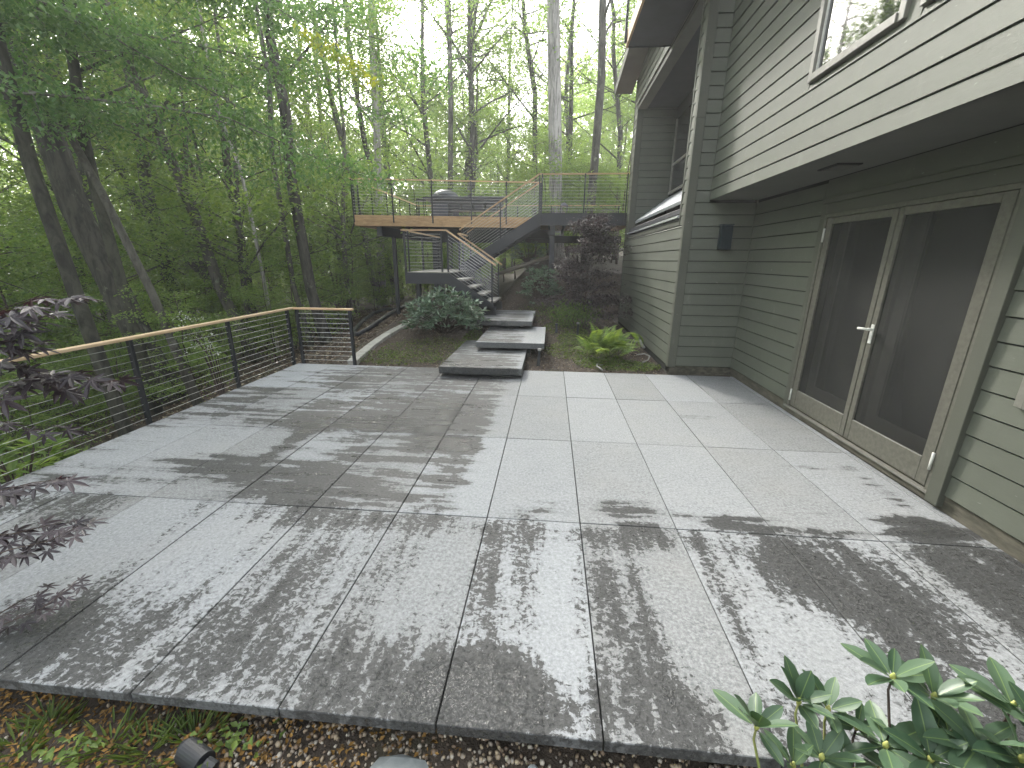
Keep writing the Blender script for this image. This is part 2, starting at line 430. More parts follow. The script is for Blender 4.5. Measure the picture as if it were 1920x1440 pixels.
# ------------------------------------------------------------------ mesh helpers
class MB:
    def __init__(s):
        s.v, s.f = [], []

    def quadbox(s, p):           # 8 corner points, bottom 4 (ccw) then top 4
        i = len(s.v)
        s.v += [tuple(q) for q in p]
        s.f += [(i, i + 3, i + 2, i + 1), (i + 4, i + 5, i + 6, i + 7)]
        for k in range(4):
            j = (k + 1) % 4
            s.f.append((i + k, i + j, i + 4 + j, i + 4 + k))
        return s

    def box(s, x0, x1, y0, y1, z0, z1):
        return s.quadbox([(x0, y0, z0), (x1, y0, z0), (x1, y1, z0), (x0, y1, z0), (x0, y0, z1), (x1, y0, z1), (x1, y1, z1), (x0, y1, z1)])

    def bar(s, a, b, w, h, up=(0, 0, 1)):
        """box from a to b; w sideways, h along up; centred"""
        a, b = Vector(a), Vector(b)
        d = (b - a).normalized()
        u = Vector(up)
        side = d.cross(u)
        if side.length < 1e-4:
            side = Vector((1, 0, 0))
        side.normalize()
        u2 = side.cross(d).normalized()
        p = []
        for q in (a, b):
            pass
        for k in (-1, 1):
            p += [a - side * w / 2 + u2 * k * h / 2, a + side * w / 2 + u2 * k * h / 2, b + side * w / 2 + u2 * k * h / 2, b - side * w / 2 + u2 * k * h / 2]
        return s.quadbox(p)

    def tube(s, pts, rad, n=8, caps=True):
        pts = [Vector(p) for p in pts]
        if not isinstance(rad, (list, tuple)):
            rad = [rad] * len(pts)
        i0 = len(s.v)
        prev = None
        for k, p in enumerate(pts):
            d = (pts[min(k + 1, len(pts) - 1)] - pts[max(k - 1, 0)])
            if d.length < 1e-9:
                d = Vector((0, 0, 1))
            d.normalize()
            if prev is None:
                a = d.orthogonal().normalized()
            else:
                a = (prev - d * prev.dot(d))
                a = a.normalized() if a.length > 1e-6 else d.orthogonal().normalized()
            prev = a
            b = d.cross(a)
            for j in range(n):
                t = 2 * math.pi * j / n
                s.v.append(tuple(p + (a * math.cos(t) + b * math.sin(t)) * rad[k]))
        for k in range(len(pts) - 1):
            for j in range(n):
                j2 = (j + 1) % n
                s.f.append((i0 + k * n + j, i0 + k * n + j2, i0 + (k + 1) * n + j2, i0 + (k + 1) * n + j))
        if caps:
            s.f.append(tuple(i0 + j for j in range(n))[::-1])
            s.f.append(tuple(i0 + (len(pts) - 1) * n + j for j in range(n)))
        return s

    def poly(s, pts):
        i = len(s.v)
        s.v += [tuple(p) for p in pts]
        s.f.append(tuple(range(i, i + len(pts))))
        return s

    def build(s, name, mat, parent=None, smooth=False, bevel=0.0):
        me = bpy.data.meshes.new(name)
        me.from_pydata(s.v, [], s.f)
        me.materials.append(mat)
        if smooth:
            me.polygons.foreach_set("use_smooth", [True] * len(me.polygons))
        me.update()
        return link(name, me, parent, bevel)


def link(name, me, parent=None, bevel=0.0):
    o = bpy.data.objects.new(name, me)
    COL.objects.link(o)
    if parent is not None:
        o.parent = parent
        o.matrix_parent_inverse = parent_inv(parent)
    if bevel:
        bv = o.modifiers.new("bevel", 'BEVEL')
        bv.width = bevel
        bv.segments = 1
        bv.limit_method = 'ANGLE'
    return o


def world_of(p):
    if p.parent is None:
        return p.matrix_basis.copy()
    return world_of(p.parent) @ p.matrix_parent_inverse @ p.matrix_basis


def parent_inv(p):
    return world_of(p).inverted()


def tag(o, label=None, cat=None, group=None, kind=None):
    if label: o['label'] = label
    if cat: o['category'] = cat
    if group: o['group'] = group
    if kind: o['kind'] = kind
    return o


def thing(name, label, cat, loc=(0, 0, 0), group=None, kind=None):
    o = bpy.data.objects.new(name, None)
    COL.objects.link(o)
    o.location = loc
    o.empty_display_size = 0.2
    return tag(o, label, cat, group, kind)


def box(name, mat, parent, x0, x1, y0, y1, z0, z1, bevel=0.0):
    return MB().box(x0, x1, y0, y1, z0, z1).build(name, mat, parent, bevel=bevel)


# leaves: many small folded quads in one mesh, by numpy
def leaf_mesh(name, C, D, N, L, W, mat, fold=0.25):
    """C centres, D directions, N normals (all n x 3); L, W lengths and widths"""
    n_ = len(C)
    D = D / np.linalg.norm(D, axis=1, keepdims=True)
    S = np.cross(D, N)
    S /= np.maximum(np.linalg.norm(S, axis=1, keepdims=True), 1e-6)
    U = np.cross(S, D)
    L = np.broadcast_to(np.asarray(L, float), (n_,))[:, None]
    W = np.broadcast_to(np.asarray(W, float), (n_,))[:, None]
    v = np.empty((n_, 4, 3), np.float32)
    v[:, 0] = C - D * L * 0.5
    v[:, 1] = C - S * W * 0.5 + U * W * fold + D * L * 0.02
    v[:, 2] = C + D * L * 0.5 - U * L * 0.12
    v[:, 3] = C + S * W * 0.5 + U * W * fold + D * L * 0.02
    me = bpy.data.meshes.new(name)
    me.vertices.add(n_ * 4)
    me.vertices.foreach_set("co", v.reshape(-1))
    me.loops.add(n_ * 6)
    idx = np.arange(n_)[:, None] * 4 + np.array([0, 1, 2, 0, 2, 3])[None]
    me.loops.foreach_set("vertex_index", idx.reshape(-1).astype(np.int32))
    me.polygons.add(n_ * 2)
    me.polygons.foreach_set("loop_start", (np.arange(n_ * 2) * 3).astype(np.int32))
    try:
        me.polygons.foreach_set("loop_total", np.full(n_ * 2, 3, np.int32))
    except Exception:
        pass
    me.materials.append(mat)
    me.update()
    me.validate()
    return me


def leaves_random(rng, C, size, tilt=0.6, aspect=0.5, up=1.0):
    n_ = len(C)
    a = rng.uniform(0, 2 * np.pi, n_)
    D = np.stack([np.cos(a), np.sin(a), rng.normal(-0.25, 0.3, n_)], 1)
    N = np.stack([rng.normal(0, tilt, n_), rng.normal(0, tilt, n_), np.full(n_, up)], 1)
    L = size * rng.uniform(0.7, 1.25, n_)
    return C, D, N, L, L * aspect * rng.uniform(0.85, 1.15, n_)


# ------------------------------------------------------------------ ground
def sst(a, b, x):
    t = np.clip((x - a) / (b - a), 0, 1)
    return t * t * (3 - 2 * t)


def ground_z(x, y):
    x = np.asarray(x, float); y = np.asarray(y, float)
    z = -0.15 + 0.12 * sst(5.12, 5.3, y)
    z = z + 0.085 * np.clip(y - 5.3, 0, 4.0) * (1 - 0.8 * sst(0.7, 1.9, x))
    z = z + 1.15 * sst(9.3, 11.6, y) * sst(-1.6, 0.0, x) * (1 - sst(1.0, 1.9, x) * (1 - sst(11.5, 13, y)))
    z = z + 0.045 * np.clip(y - 11, 0, 40) * sst(-9, 2, x)
    edge = -3.72 + 0.75 * sst(5.3, 5.6, y) - 0.5 * sst(8.5, 12, y)
    d = np.clip(edge - x, 0, 200)
    drop = 0.42 * sst(0, 0.28, d) * (1 - 0.75 * sst(5.2, 5.6, y)) + 0.30 * np.clip(d, 0, 7) + 0.05 * np.clip(d - 7, 0, 40)
    z = z - drop * (1 - 0.35 * sst(9, 16, y))
    z = z - 0.3 * sst(-0.6, -3, y)
    return z


def bumps(x, y):
    return 0.02 * np.sin(3.1 * x + 1.3 * y) * np.sin(2.3 * y - 0.7 * x) + 0.012 * np.sin(9.3 * x + 2 * np.sin(5 * y)) * np.sin(8.1 * y)


xs = np.concatenate([-np.geomspace(150, 9, 26), np.arange(-8.8, 4.0, 0.1), np.geomspace(4.1, 120, 22)])
ys = np.concatenate([-np.geomspace(60, 2.2, 14), np.arange(-2.0, 16, 0.1), np.geomspace(16.2, 200, 34)])
XX, YY = np.meshgrid(xs, ys)
ZZ = ground_z(XX, YY) + bumps(XX, YY) * np.where(YY < 5.15, 0.4, 1.0)
nx, ny = len(xs), len(ys)
gv = np.stack([XX, YY, ZZ], -1).reshape(-1, 3)
ii = (np.arange(ny - 1)[:, None] * nx + np.arange(nx - 1)[None]).reshape(-1)
gf = np.stack([ii, ii + 1, ii + 1 + nx, ii + nx], 1)
me = bpy.data.meshes.new("ground")
me.from_pydata(gv.tolist(), [], gf.tolist())
me.materials.append(M['soil'])
me.polygons.foreach_set("use_smooth", [True] * len(me.polygons))
tag(link("ground", me), kind='structure')

# ------------------------------------------------------------------ patio
patio = thing("patio", None, None, kind='structure')
TW = 0.61
rows = [0.0, 1.303, 2.603, 3.925, 5.195]
damp = {}
for i in range(-6, 6):
    for j in range(4):
        x0 = i * TW
        x1 = (i + 1) * TW if i < 5 else 3.11
        if i == 5: x0 = 5 * TW
        g = 0.0028
        dz = random.uniform(-0.0015, 0.0015)
        tl = [random.uniform(-0.001, 0.001) for _ in range(4)]
        a, b, c, d = x0 + g, x1 - g, rows[j] + g, rows[j + 1] - g
        mb = MB().quadbox([(a, c, -.05), (b, c, -.05), (b, d, -.05), (a, d, -.05), (a, c, dz + tl[0]), (b, c, dz + tl[1]), (b, d, dz + tl[2]), (a, d, dz + tl[3])])
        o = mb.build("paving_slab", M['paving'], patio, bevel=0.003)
        o['damp'] = random.uniform(-0.12, 0.14) if i < 0 else random.uniform(-0.06, 0.06)
# bedding under the slabs, set back from the front edge
box("bedding", M['plastic'], patio, -3.5, 3.05, 0.12, 5.1, -.3, -.056)

# ------------------------------------------------------------------ house
house = thing("house", "sage green clapboard house with overhanging upper storey beside the patio", "house", (3.12, 5.32, 0))
E0, EX = 0.12, 0.1527
WX, RY, LX, UX = 3.12, 5.32, 2.20, 2.50


def board_x(xw, y0, y1, z0, z1=None, side=-1, mat=None):
    """a lapped board on a wall facing -x (side -1)"""
    z1 = z1 or z0 + EX
    z1 -= 0.011
    t0, t1, tb = 0.026, 0.017, 0.0
    p = [(xw - t0, y0, z0), (xw + tb, y0, z0), (xw + tb, y1, z0), (xw - t0, y1, z0),
         (xw - t1, y0, z1), (xw + tb, y0, z1), (xw + tb, y1, z1), (xw - t1, y1, z1)]
    return MB().quadbox(p).build("siding_board", mat or M['siding'], house)


def board_y(yw, x0, x1, z0, z1=None):
    z1 = z1 or z0 + EX
    z1 -= 0.010
    t0, t1 = 0.026, 0.017
    p = [(x0, yw - t0, z0), (x1, yw - t0, z0), (x1, yw, z0), (x0, yw, z0),
         (x0, yw - t1, z1), (x1, yw - t1, z1), (x1, yw, z1), (x0, yw, z1)]
    return MB().quadbox(p).build("siding_board", M['siding'], house)


TOPZ = 6.6
# door wall (x = WX)
for k in range(15):
    z = E0 + k * EX
    z1 = min(z + EX, 2.437)
    board_x(WX, 3.775, RY - 0.03, z, z1)
    if z < 2.0:
        board_x(WX, -2.2, 1.70, z, z1)
board_x(WX, -2.2, 3.77, 2.255, 2.437)
box("wall_sheathing", M['sheath'], house, WX + 0.001, WX + 0.2, 3.72, RY, 0.0, 2.44)
box("wall_sheathing", M['sheath'], house, WX + 0.001, WX + 0.2, -2.2, 1.74, 0.0, 2.44)
box("wall_sheathing", M['sheath'], house, WX + 0.001, WX + 0.2, 1.745, 3.715, 2.2, 2.44)
box("plinth", M['plinth'], house, WX - 0.012, WX + 0.18, -2.2, RY + 0.0, -0.25, 0.11)
box("plinth", M['plinth'], house, LX + 0.01, WX - 0.014, RY - 0.012, RY + 0.16, -0.25, 0.11)
box("plinth", M['plinth'], house, LX + 0.01, LX + 0.17, RY + 0.165, 10.2, -0.25, 0.11)
# return wall (y = RY)
nb = int((TOPZ - E0) / EX)
for k in range(nb):
    z = E0 + k * EX
    z1 = z + EX
    if z < 2.40:
        board_y(RY, LX + 0.095, WX - 0.024, z, min(z1, 2.437) if k == 15 else z1)
    else:
        board_y(RY, LX + 0.095, UX - 0.022, z, z1)
MB().box(LX + 0.01, WX, RY + 0.001, RY + 0.15, 0.0, TOPZ).build("wall_sheathing", M['sheath'], house)
# corner trim of return wall and left wall
box("corner_trim", M['trim'], house, LX - 0.024, LX + 0.092, RY - 0.03, RY + 0.0, 0.1, 3.42, bevel=0.003)
box("corner_trim", M['trim'], house, LX - 0.024, LX + 0.092, RY - 0.03, RY + 0.0, 3.423, TOPZ, bevel=0.003)
box("corner_trim", M['trim'], house, LX - 0.026, LX - 0.002, RY + 0.002, RY + 0.075, 0.1, TOPZ, bevel=0.003)
# inside corner beads
box("corner_bead", M['trim'], house, WX - 0.024, WX - 0.002, RY - 0.026, RY - 0.002, 0.1, 2.437)
box("corner_bead", M['trim'], house, UX - 0.026, UX - 0.002, RY - 0.03, RY - 0.002, 2.44, TOPZ)
# upper wall (x = UX), overhanging
wins = [(2.20, 3.215, 3.075, 4.40), (0.98, 2.085, 3.075, 4.40)]
for k in range(15, nb):
    z = E0 + k * EX
    z1 = z + EX
    z0 = 2.437 if k == 15 else z
    segs = [(-2.2, RY - 0.032)]
    for (a, b, c, d) in wins:
        if z1 > c and z < d:
            ns = []
            for (s0, s1) in segs:
                if a > s0 and b < s1:
                    ns += [(s0, a, z0, z1), (b, s1, z0, z1)]
                    if z < c - 0.002: ns.append((a, b, z0, c))
                else:
                    ns.append((s0, s1, z0, z1))
            # keep only full-height segments for further cuts
            for q in ns:
                if q[3] != z1: board_x(UX, q[0], q[1], q[2], q[3])
            segs = [(q[0], q[1]) for q in ns if q[3] == z1]
    for (s0, s1) in segs:
        if s1 - s0 > 0.01:
            board_x(UX, s0, s1, z0, z1)
# sheathing with window holes left behind the panes
box("wall_sheathing", M['sheath'], house, UX + 0.001, UX + 0.1, -2.2, RY, 2.445, 3.05)
box("wall_sheathing", M['sheath'], house, UX + 0.001, UX + 0.1, 3.24, RY, 3.052, TOPZ)
box("wall_sheathing", M['sheath'], house, UX + 0.04, UX + 0.1, -2.2, 3.238, 3.052, TOPZ)
box("soffit", M['soffit'], house, UX - 0.018, WX - 0.002, -2.2, RY - 0.026, 2.437, 2.4445)
vent = box("soffit_vent", M['sheath'], house, 2.72, 2.92, 3.02, 3.30, 2.425, 2.4365)
for k in range(7):
    box("vent_slat", M['soffit'], vent, 2.74, 2.90, 3.05 + k * .034, 3.066 + k * .034, 2.419, 2.4245)

for (a, b, c, d) in wins:
    w = thing("window", None, None, (UX, (a + b) / 2, c)); w.parent = house; w.matrix_parent_inverse = parent_inv(house)
    fr = 0.055
    box("frame", M['window_metal'], w, UX - 0.045, UX + 0.03, a, a + fr, c, d, 0.003)
    box("frame", M['window_metal'], w, UX - 0.045, UX + 0.03, b - fr, b, c, d, 0.003)
    box("sill", M['window_metal'], w, UX - 0.055, UX + 0.03, a + fr + .001, b - fr - .001, c, c + fr, 0.003)
    box("frame", M['window_metal'], w, UX - 0.045, UX + 0.03, a + fr + .001, b - fr - .001, d - fr, d, 0.003)
    box("pane", M['glass'], w, UX - 0.01, UX - 0.004, a + fr, b - fr, c + fr, d - fr)
    for (q0, q1) in ((a + fr, a + fr + .02), (b - fr - .02, b - fr)):
        box("glazing_bead", M['white_metal'], w, UX - 0.022, UX - 0.011, q0 + .001, q1 - .001, c + fr, d - fr)
    box("glazing_bead", M['white_metal'], w, UX - 0.022, UX - 0.011, a + fr + .022, b - fr - .022, c + fr + .001, c + fr + .02)
# small window right of the door
w = thing("window", None, None, (WX, 1.0, .9)); w.parent = house; w.matrix_parent_inverse = parent_inv(house)
box("frame", M['window_metal'], w, WX - 0.05, WX - 0.0225, 1.42, 1.47, 0.845, 1.75, 0.003)
box("sill", M['window_metal'], w, WX - 0.055, WX - 0.0225, 0.5, 1.418, 0.845, 0.895, 0.003)
box("frame", M['window_metal'], w, WX - 0.05, WX - 0.0225, 0.5, 1.418, 1.70, 1.75, 0.003)
box("pane", M['glass'], w, WX - 0.03, WX - 0.0235, 0.5, 1.418, 0.897, 1.698)

# patio doors with insect screens
door = thing("screen_door", "pair of weathered bronze framed insect screen doors", None, (WX, 2.7, .08)); del door['label']
door.parent = house; door.matrix_parent_inverse = parent_inv(house)
ZB, ZT = 0.105, 2.06
box("door_casing", M['trim'], house, WX - 0.055, WX + 0.02, 1.702, 1.80, 0.03, 2.20, 0.003)
box("door_casing", M['trim'], house, WX - 0.03, WX + 0.02, 3.70, 3.77, 0.03, 2.20, 0.003)
box("door_header", M['trim'], house, WX - 0.04, WX + 0.02, 1.702, 3.77, 2.203, 2.253, 0.003)
box("door_header", M['trim'], house, WX - 0.03, WX + 0.02, 1.803, 3.697, 2.10, 2.20, 0.003)
box("door_jamb", M['door_metal'], door, WX - 0.03, WX + 0.03, 1.803, 1.845, 0.05, 2.098)
box("door_jamb", M['door_metal'], door, WX - 0.03, WX + 0.03, 3.655, 3.697, 0.05, 2.098)
box("door_jamb", M['door_metal'], door, WX - 0.03, WX + 0.03, 1.847, 3.653, 2.065, 2.098)
box("threshold", M['window_metal'], door, WX - 0.05, WX + 0.02, 1.80, 3.72, 0.07, 0.086)
box("threshold", M['plinth'], door, WX - 0.03, WX + 0.1, 1.80, 3.72, 0.02, 0.069)
for (a, b, open_) in ((1.855, 2.735, 0), (2.745, 3.645, 0)):
    fr = 0.085
    fa, fb = (fr, 0.055) if a < 2 else (0.055, fr)
    xf0, xf1 = WX - 0.028, WX + 0.0
    box("door_stile", M['door_metal'], door, xf0, xf1, a, a + fa, ZB, ZT, 0.003)
    box("door_stile", M['door_metal'], door, xf0, xf1, b - fb, b, ZB, ZT, 0.003)
    box("door_rail", M['door_metal'], door, xf0 + .001, xf1, a + fa + .001, b - fb - .001, ZB, ZB + 0.19, 0.003)
    box("door_rail", M['door_metal'], door, xf0 + .001, xf1, a + fa + .001, b - fb - .001, ZT - 0.06, ZT, 0.003)
    box("screen", M['screen'], door, WX - 0.012, WX - 0.010, a + fa, b - fb, ZB + 0.19, ZT - 0.06)
    # inner glazed door behind the screen
    box("inner_stile", M['inner_frame'], door, WX + 0.10, WX + 0.14, a + 0.02, a + 0.13, 0.12, 2.05)
    box("inner_stile", M['inner_frame'], door, WX + 0.10, WX + 0.14, b - 0.13, b - 0.02, 0.12, 2.05)
    box("inner_rail", M['inner_frame'], door, WX + 0.10, WX + 0.14, a + 0.131, b - 0.131, 0.12, 0.36)
    box("inner_glass", M['door_glass'], door, WX + 0.12, WX + 0.124, a + 0.131, b - 0.131, 0.361, 2.05)
h = MB().tube([(WX - .03, 2.70, 1.10), (WX - .075, 2.70, 1.10)], .012, 8)
h.tube([(WX - .075, 2.705, 1.10), (WX - .08, 2.80, 1.095)], .011, 8)
h.build("door_handle", M['white_metal'], door, smooth=True)
box("handle_plate", M['white_metal'], door, WX - 0.036, WX - 0.029, 2.685, 2.72, 0.98, 1.14, 0.002)
for (yy, zz) in ((1.85, .30), (3.65, .22), (3.65, 1.9)):
    MB().tube([(WX - .036, yy, zz - .065), (WX - .036, yy, zz + .065)], .009, 8).build("hinge", M['white_metal'], door, smooth=True)
box("room_wall", M['interior'], house, WX + 0.6, WX + 0.65, 0.5, 5.0, 0.0, 2.44)
box("room_floor", M['interior'], house, WX + 0.2, WX + 0.598, 0.5, 5.0, 0.0, 0.05)

# left wall (x = LX), lower part
YE = 10.2
for k in range(14):
    z = E0 + k * EX
    z1 = min(z + EX, 2.13)
    if z1 - z > 0.02:
        board_x(LX, RY + 0.078, YE, z, z1)
MB().box(LX + 0.002, LX + 0.12, RY + 0.152, YE, 0.0, 2.20).build("wall_sheathing", M['sheath'], house)
# narrow strip above, between corner trim and the opening; and beyond the opening
YO, YF = 5.545, 9.78
for k in range(13, nb):
    z = E0 + k * EX
    z1 = z + EX
    z0 = 2.132 if z < 2.132 else z
    board_x(LX, RY + 0.078, YO - 0.05, z0, z1)
    board_x(LX, YF + 0.06, YE, z0, z1)
    if z > 4.9:
        board_x(LX, YO - 0.048, YF + 0.058, z0, z1)
box("opening_jamb", M['trim'], house, LX - 0.032, LX + 0.03, YO - 0.048, YO, 2.132, 4.93, 0.003)
box("opening_jamb", M['trim'], house, LX - 0.032, LX + 0.10, YF, YF + 0.058, 2.132, 4.93, 0.003)
box("opening_beam", M['soffit'], house, LX - 0.028, LX + 0.16, YO + 0.002, YF - 0.002, 4.86, 4.93)
box("wall_sheathing", M['sheath'], house, LX + 0.002, LX + 0.12, RY + 0.152, YO, 2.2, TOPZ)
box("wall_sheathing", M['sheath'], house, LX + 0.002, LX + 0.1, YF + 0.06, YE, 2.2, TOPZ)
box("wall_sheathing", M['sheath'], house, LX + 0.002, LX + 0.12, YO + 0.002, YF + 0.058, 4.932, TOPZ)
box("corner_trim", M['trim'], house, LX - 0.03, LX + 0.12, YE + 0.002, YE + 0.03, -0.1, TOPZ)
box("wall_sheathing", M['sheath'], house, LX + 0.122, 8.0, YE - 0.1, YE - 0.001, -0.2, TOPZ)
# apron under the glazed ledge
box("apron_trim", M['trim'], house, LX - 0.028, LX + 0.03, YO - 0.0, YF + 0.0, 2.132, 2.20, 0.003)
# sloping lean-to roof in the opening: lead edge, bright seamed panels
ledge = thing("lean_to_roof", None, None, (LX, 7.6, 2.3)); ledge.parent = house; ledge.matrix_parent_inverse = parent_inv(house)
ya, yb = YO + 0.003, YF - 0.003
XI, ZI = 3.02, 2.97
def slope(x): return 2.33 + (x - LX) * (ZI - 2.33) / (XI - LX)
MB().quadbox([(LX - .06, ya, 2.235), (LX + .15, ya, 2.235), (LX + .15, yb, 2.235), (LX - .06, yb, 2.235), (LX - .05, ya, 2.27), (LX + .15, ya, 2.34), (LX + .15, yb, 2.34), (LX - .05, yb, 2.27)]).build("lead_flashing", M['flashing'], ledge)
MB().quadbox([(LX - .035, ya, 2.201), (LX + .1, ya, 2.201), (LX + .1, yb, 2.201), (LX - .035, yb, 2.201), (LX - .035, ya, 2.233), (LX + .1, ya, 2.233), (LX + .1, yb, 2.233), (LX - .035, yb, 2.233)]).build("drip_board", M['shingle'], ledge)
MB().quadbox([(LX + .0, ya, 2.30), (LX + .2, ya, 2.345), (LX + .2, yb, 2.345), (LX + .0, yb, 2.30), (LX + .0, ya, 2.36), (LX + .2, ya, 2.45), (LX + .2, yb, 2.45), (LX + .0, yb, 2.36)]).build("lead_edge", M['shingle'], ledge)
xk = LX + .12
kx = 0
while xk < XI - 0.02:
    x2 = min(xk + 0.13, XI - 0.005)
    za, zb = slope(xk) + .11 - kx * .006, slope(x2) + .11 - kx * .006
    MB().quadbox([(xk, ya, za - .05), (x2 - .012, ya, zb - .05), (x2 - .012, yb, zb - .05), (xk, yb, za - .05), (xk, ya, za), (x2 - .012, ya, zb), (x2 - .012, yb, zb), (xk, yb, za)]).build("roof_panel", M['flashing'], ledge)
    xk = x2; kx += 1
# recess: far side wall, window wall, ceiling
for k in range(12, 32):
    z = E0 + k * EX
    z1 = min(z + EX, 4.93)
    if z1 - z > .02:
        board_y(YF, LX + 0.102, XI - 0.002, z, z1)
        if z1 < 3.08:
            board_x(XI, YO, YF - 0.024, z, z1)
box("wall_sheathing", M['sheath'], house, XI + 0.001, XI + 0.1, YO, YF, 2.0, 4.95)
box("wall_sheathing", M['sheath'], house, LX + 0.102, XI + 0.1, YF + 0.001, YF + 0.05, 2.0, 4.95)
box("wall_sheathing", M['sheath'], house, LX + 0.102, XI + 0.1, YO - 0.05, YO - 0.001, 2.0, 4.95)
box("recess_ceiling", M['dark_ceiling'], house, LX + 0.161, XI + 0.1, YO, YF, 4.88, 4.93)
w = thing("recess_window", None, None, (XI, 7.6, 3.1)); w.parent = house; w.matrix_parent_inverse = parent_inv(house)
box("sill", M['window_metal'], w, XI - 0.06, XI - .001, 6.0, 9.6, 3.085, 3.14, 0.003)
box("frame", M['window_metal'], w, XI - 0.04, XI - .001, 6.0, 9.6, 3.66, 3.72, 0.003)
box("frame", M['window_metal'], w, XI - 0.045, XI - .001, 9.54, 9.6, 3.142, 4.6, 0.003)
box("frame", M['window_metal'], w, XI - 0.045, XI - .001, 6.0, 6.06, 3.142, 4.6, 0.003)
box("pane", M['door_glass'], w, XI - 0.02, XI - .002, 6.062, 9.538, 3.142, 3.658)
box("pane", M['door_glass'], w, XI - 0.02, XI - .002, 6.062, 9.538, 3.722, 4.6)
# balcony overhead
balc = thing("balcony", None, None, (1.8, 5.5, 5)); balc.parent = house; balc.matrix_parent_inverse = parent_inv(house)
BZ = 4.97
box("balcony_floor", M['dark_ceiling'], balc, 1.49, LX - 0.03, 3.6, 7.13, BZ, BZ + 0.12)
box("balcony_fascia", M['fascia_y'], balc, 1.455, 1.488, 3.6, 7.16, BZ - 0.01, BZ + 0.20)
box("balcony_fascia", M['dark_ceiling'], balc, 1.49, LX - 0.03, 7.132, 7.16, BZ - 0.01, BZ + 0.20)
for yy in (7.08, 5.9, 4.7, 3.65):
    box("balcony_post", M['black_metal'], balc, 1.415, 1.453, yy - 0.02, yy + 0.02, BZ + 0.03, BZ + 1.05)
for k in range(9):
    MB().tube([(1.434, 3.6, BZ + .3 + k * .085), (1.434, 7.1, BZ + .3 + k * .085)], .003, 5).build("cable", M['cable'], balc)
box("handrail", M['rail_y'], balc, 1.40, 1.47, 3.6, 7.14, BZ + 1.052, BZ + 1.085)
# rake eave beyond the balcony
MB().quadbox([(1.80, 10.80, 5.50), (LX - .03, 10.85, 5.50), (LX - .03, 7.2, 5.95), (1.80, 7.2, 5.95), (1.80, 10.80, 5.62), (LX - .03, 10.85, 5.62), (LX - .03, 7.2, 6.07), (1.80, 7.2, 6.07)]).build("roof_eave", M['soffit'], house)
MB().quadbox([(1.765, 10.84, 5.47), (1.795, 10.84, 5.47), (1.795, 7.2, 5.92), (1.765, 7.2, 5.92), (1.765, 10.84, 5.66), (1.795, 10.84, 5.66), (1.795, 7.2, 6.11), (1.765, 7.2, 6.11)]).build("eave_fascia", M['trim'], house)
# roof mass above so the sky does not shine through from behind
box("upper_floor", M['dark_ceiling'], house, UX + 0.11, 8.0, -2.2, YE - .11, 4.97, 5.1)
box("rear_wall", M['siding'], house, 7.9, 8.0, -2.2, YE - .11, 0, 4.96)
box("end_wall", M['siding'], house, UX + 0.12, 8.0, -2.3, -2.201, 0, TOPZ)

# wall lamp
lamp = thing("wall_lamp", "dark blue box wall lamp on the inset green siding beside the doors", "lamp", (2.74, RY - .02, 1.95))
box("back_plate", M['lamp'], lamp, 2.66, 2.80, RY - 0.036, RY - 0.023, 1.83, 2.09)
MB().quadbox([(2.655, RY - .15, 1.80), (2.80, RY - .15, 1.80), (2.80, RY - .037, 1.80), (2.655, RY - .037, 1.80), (2.655, RY - .13, 2.11), (2.80, RY - .13, 2.11), (2.80, RY - .037, 2.11), (2.655, RY - .037, 2.11)]).build("lamp_housing", M['lamp'], lamp, bevel=0.004)
box("lamp_cap", M['lamp'], lamp, 2.65, 2.805, RY - 0.14, RY - 0.024, 2.111, 2.125)

# ------------------------------------------------------------------ railings
def post(parent, x, y, z0, z1, w=0.04, name="post", mat='black_metal', d=None):
    d = d or w
    return box(name, M[mat], parent, x - w / 2, x + w / 2, y - d / 2, y + d / 2, z0, z1, bevel=0.003)


def cables(parent, a, b, n_, z_lo, z_hi, r=0.0028):
    """n cables from a to b (points at floor height), spread from z_lo to z_hi above them"""
    a, b = Vector(a), Vector(b)
    for k in range(n_):
        h_ = z_lo + (z_hi - z_lo) * k / (n_ - 1)
        MB().tube([a + Vector((0, 0, h_)), b + Vector((0, 0, h_))], r, 5).build("cable", M['cable'], parent)


pr = thing("cable_railing", "black post cable railing with pale wood handrail along the patio edge", "railing", (-3.68, 2.6, 0))
RH = 0.875
for yy in (-0.02, 1.28, 2.585, 3.878, 5.13):
    post(pr, -3.685, yy, -0.22, RH - 0.012, 0.045, d=0.035)
post(pr, -3.60, 5.255, -0.12, RH - 0.012, 0.045)
post(pr, -2.735, 5.255, -0.12, RH - 0.012, 0.045)
MB().bar((-3.685, -0.6, RH), (-3.685, 5.285, RH), 0.06, 0.03).build("handrail", M['rail_y'], pr, bevel=0.005)
MB().bar((-3.654, 5.255, RH), (-2.68, 5.255, RH), 0.06, 0.03).build("handrail", M['rail_x'], pr, bevel=0.005)
cables(pr, (-3.685, -0.5, 0), (-3.685, 5.13, 0), 11, 0.055, 0.80)
cables(pr, (-3.60, 5.255, 0), (-2.735, 5.255, 0), 11, 0.055, 0.80)
for k in range(11):
    hz = 0.055 + 0.745 * k / 10
    for xx in (-3.57, -2.775):
        MB().tube([(xx - .018, 5.255, hz), (xx + .02, 5.255, hz)], .006, 6).build("cable_fitting", M['cable'], pr)
for k in range(11):
    hz = 0.055 + 0.745 * k / 10
    MB().tube([(-3.685, 5.07, hz), (-3.685, 5.112, hz)], .006, 6).build("cable_fitting", M['cable'], pr)

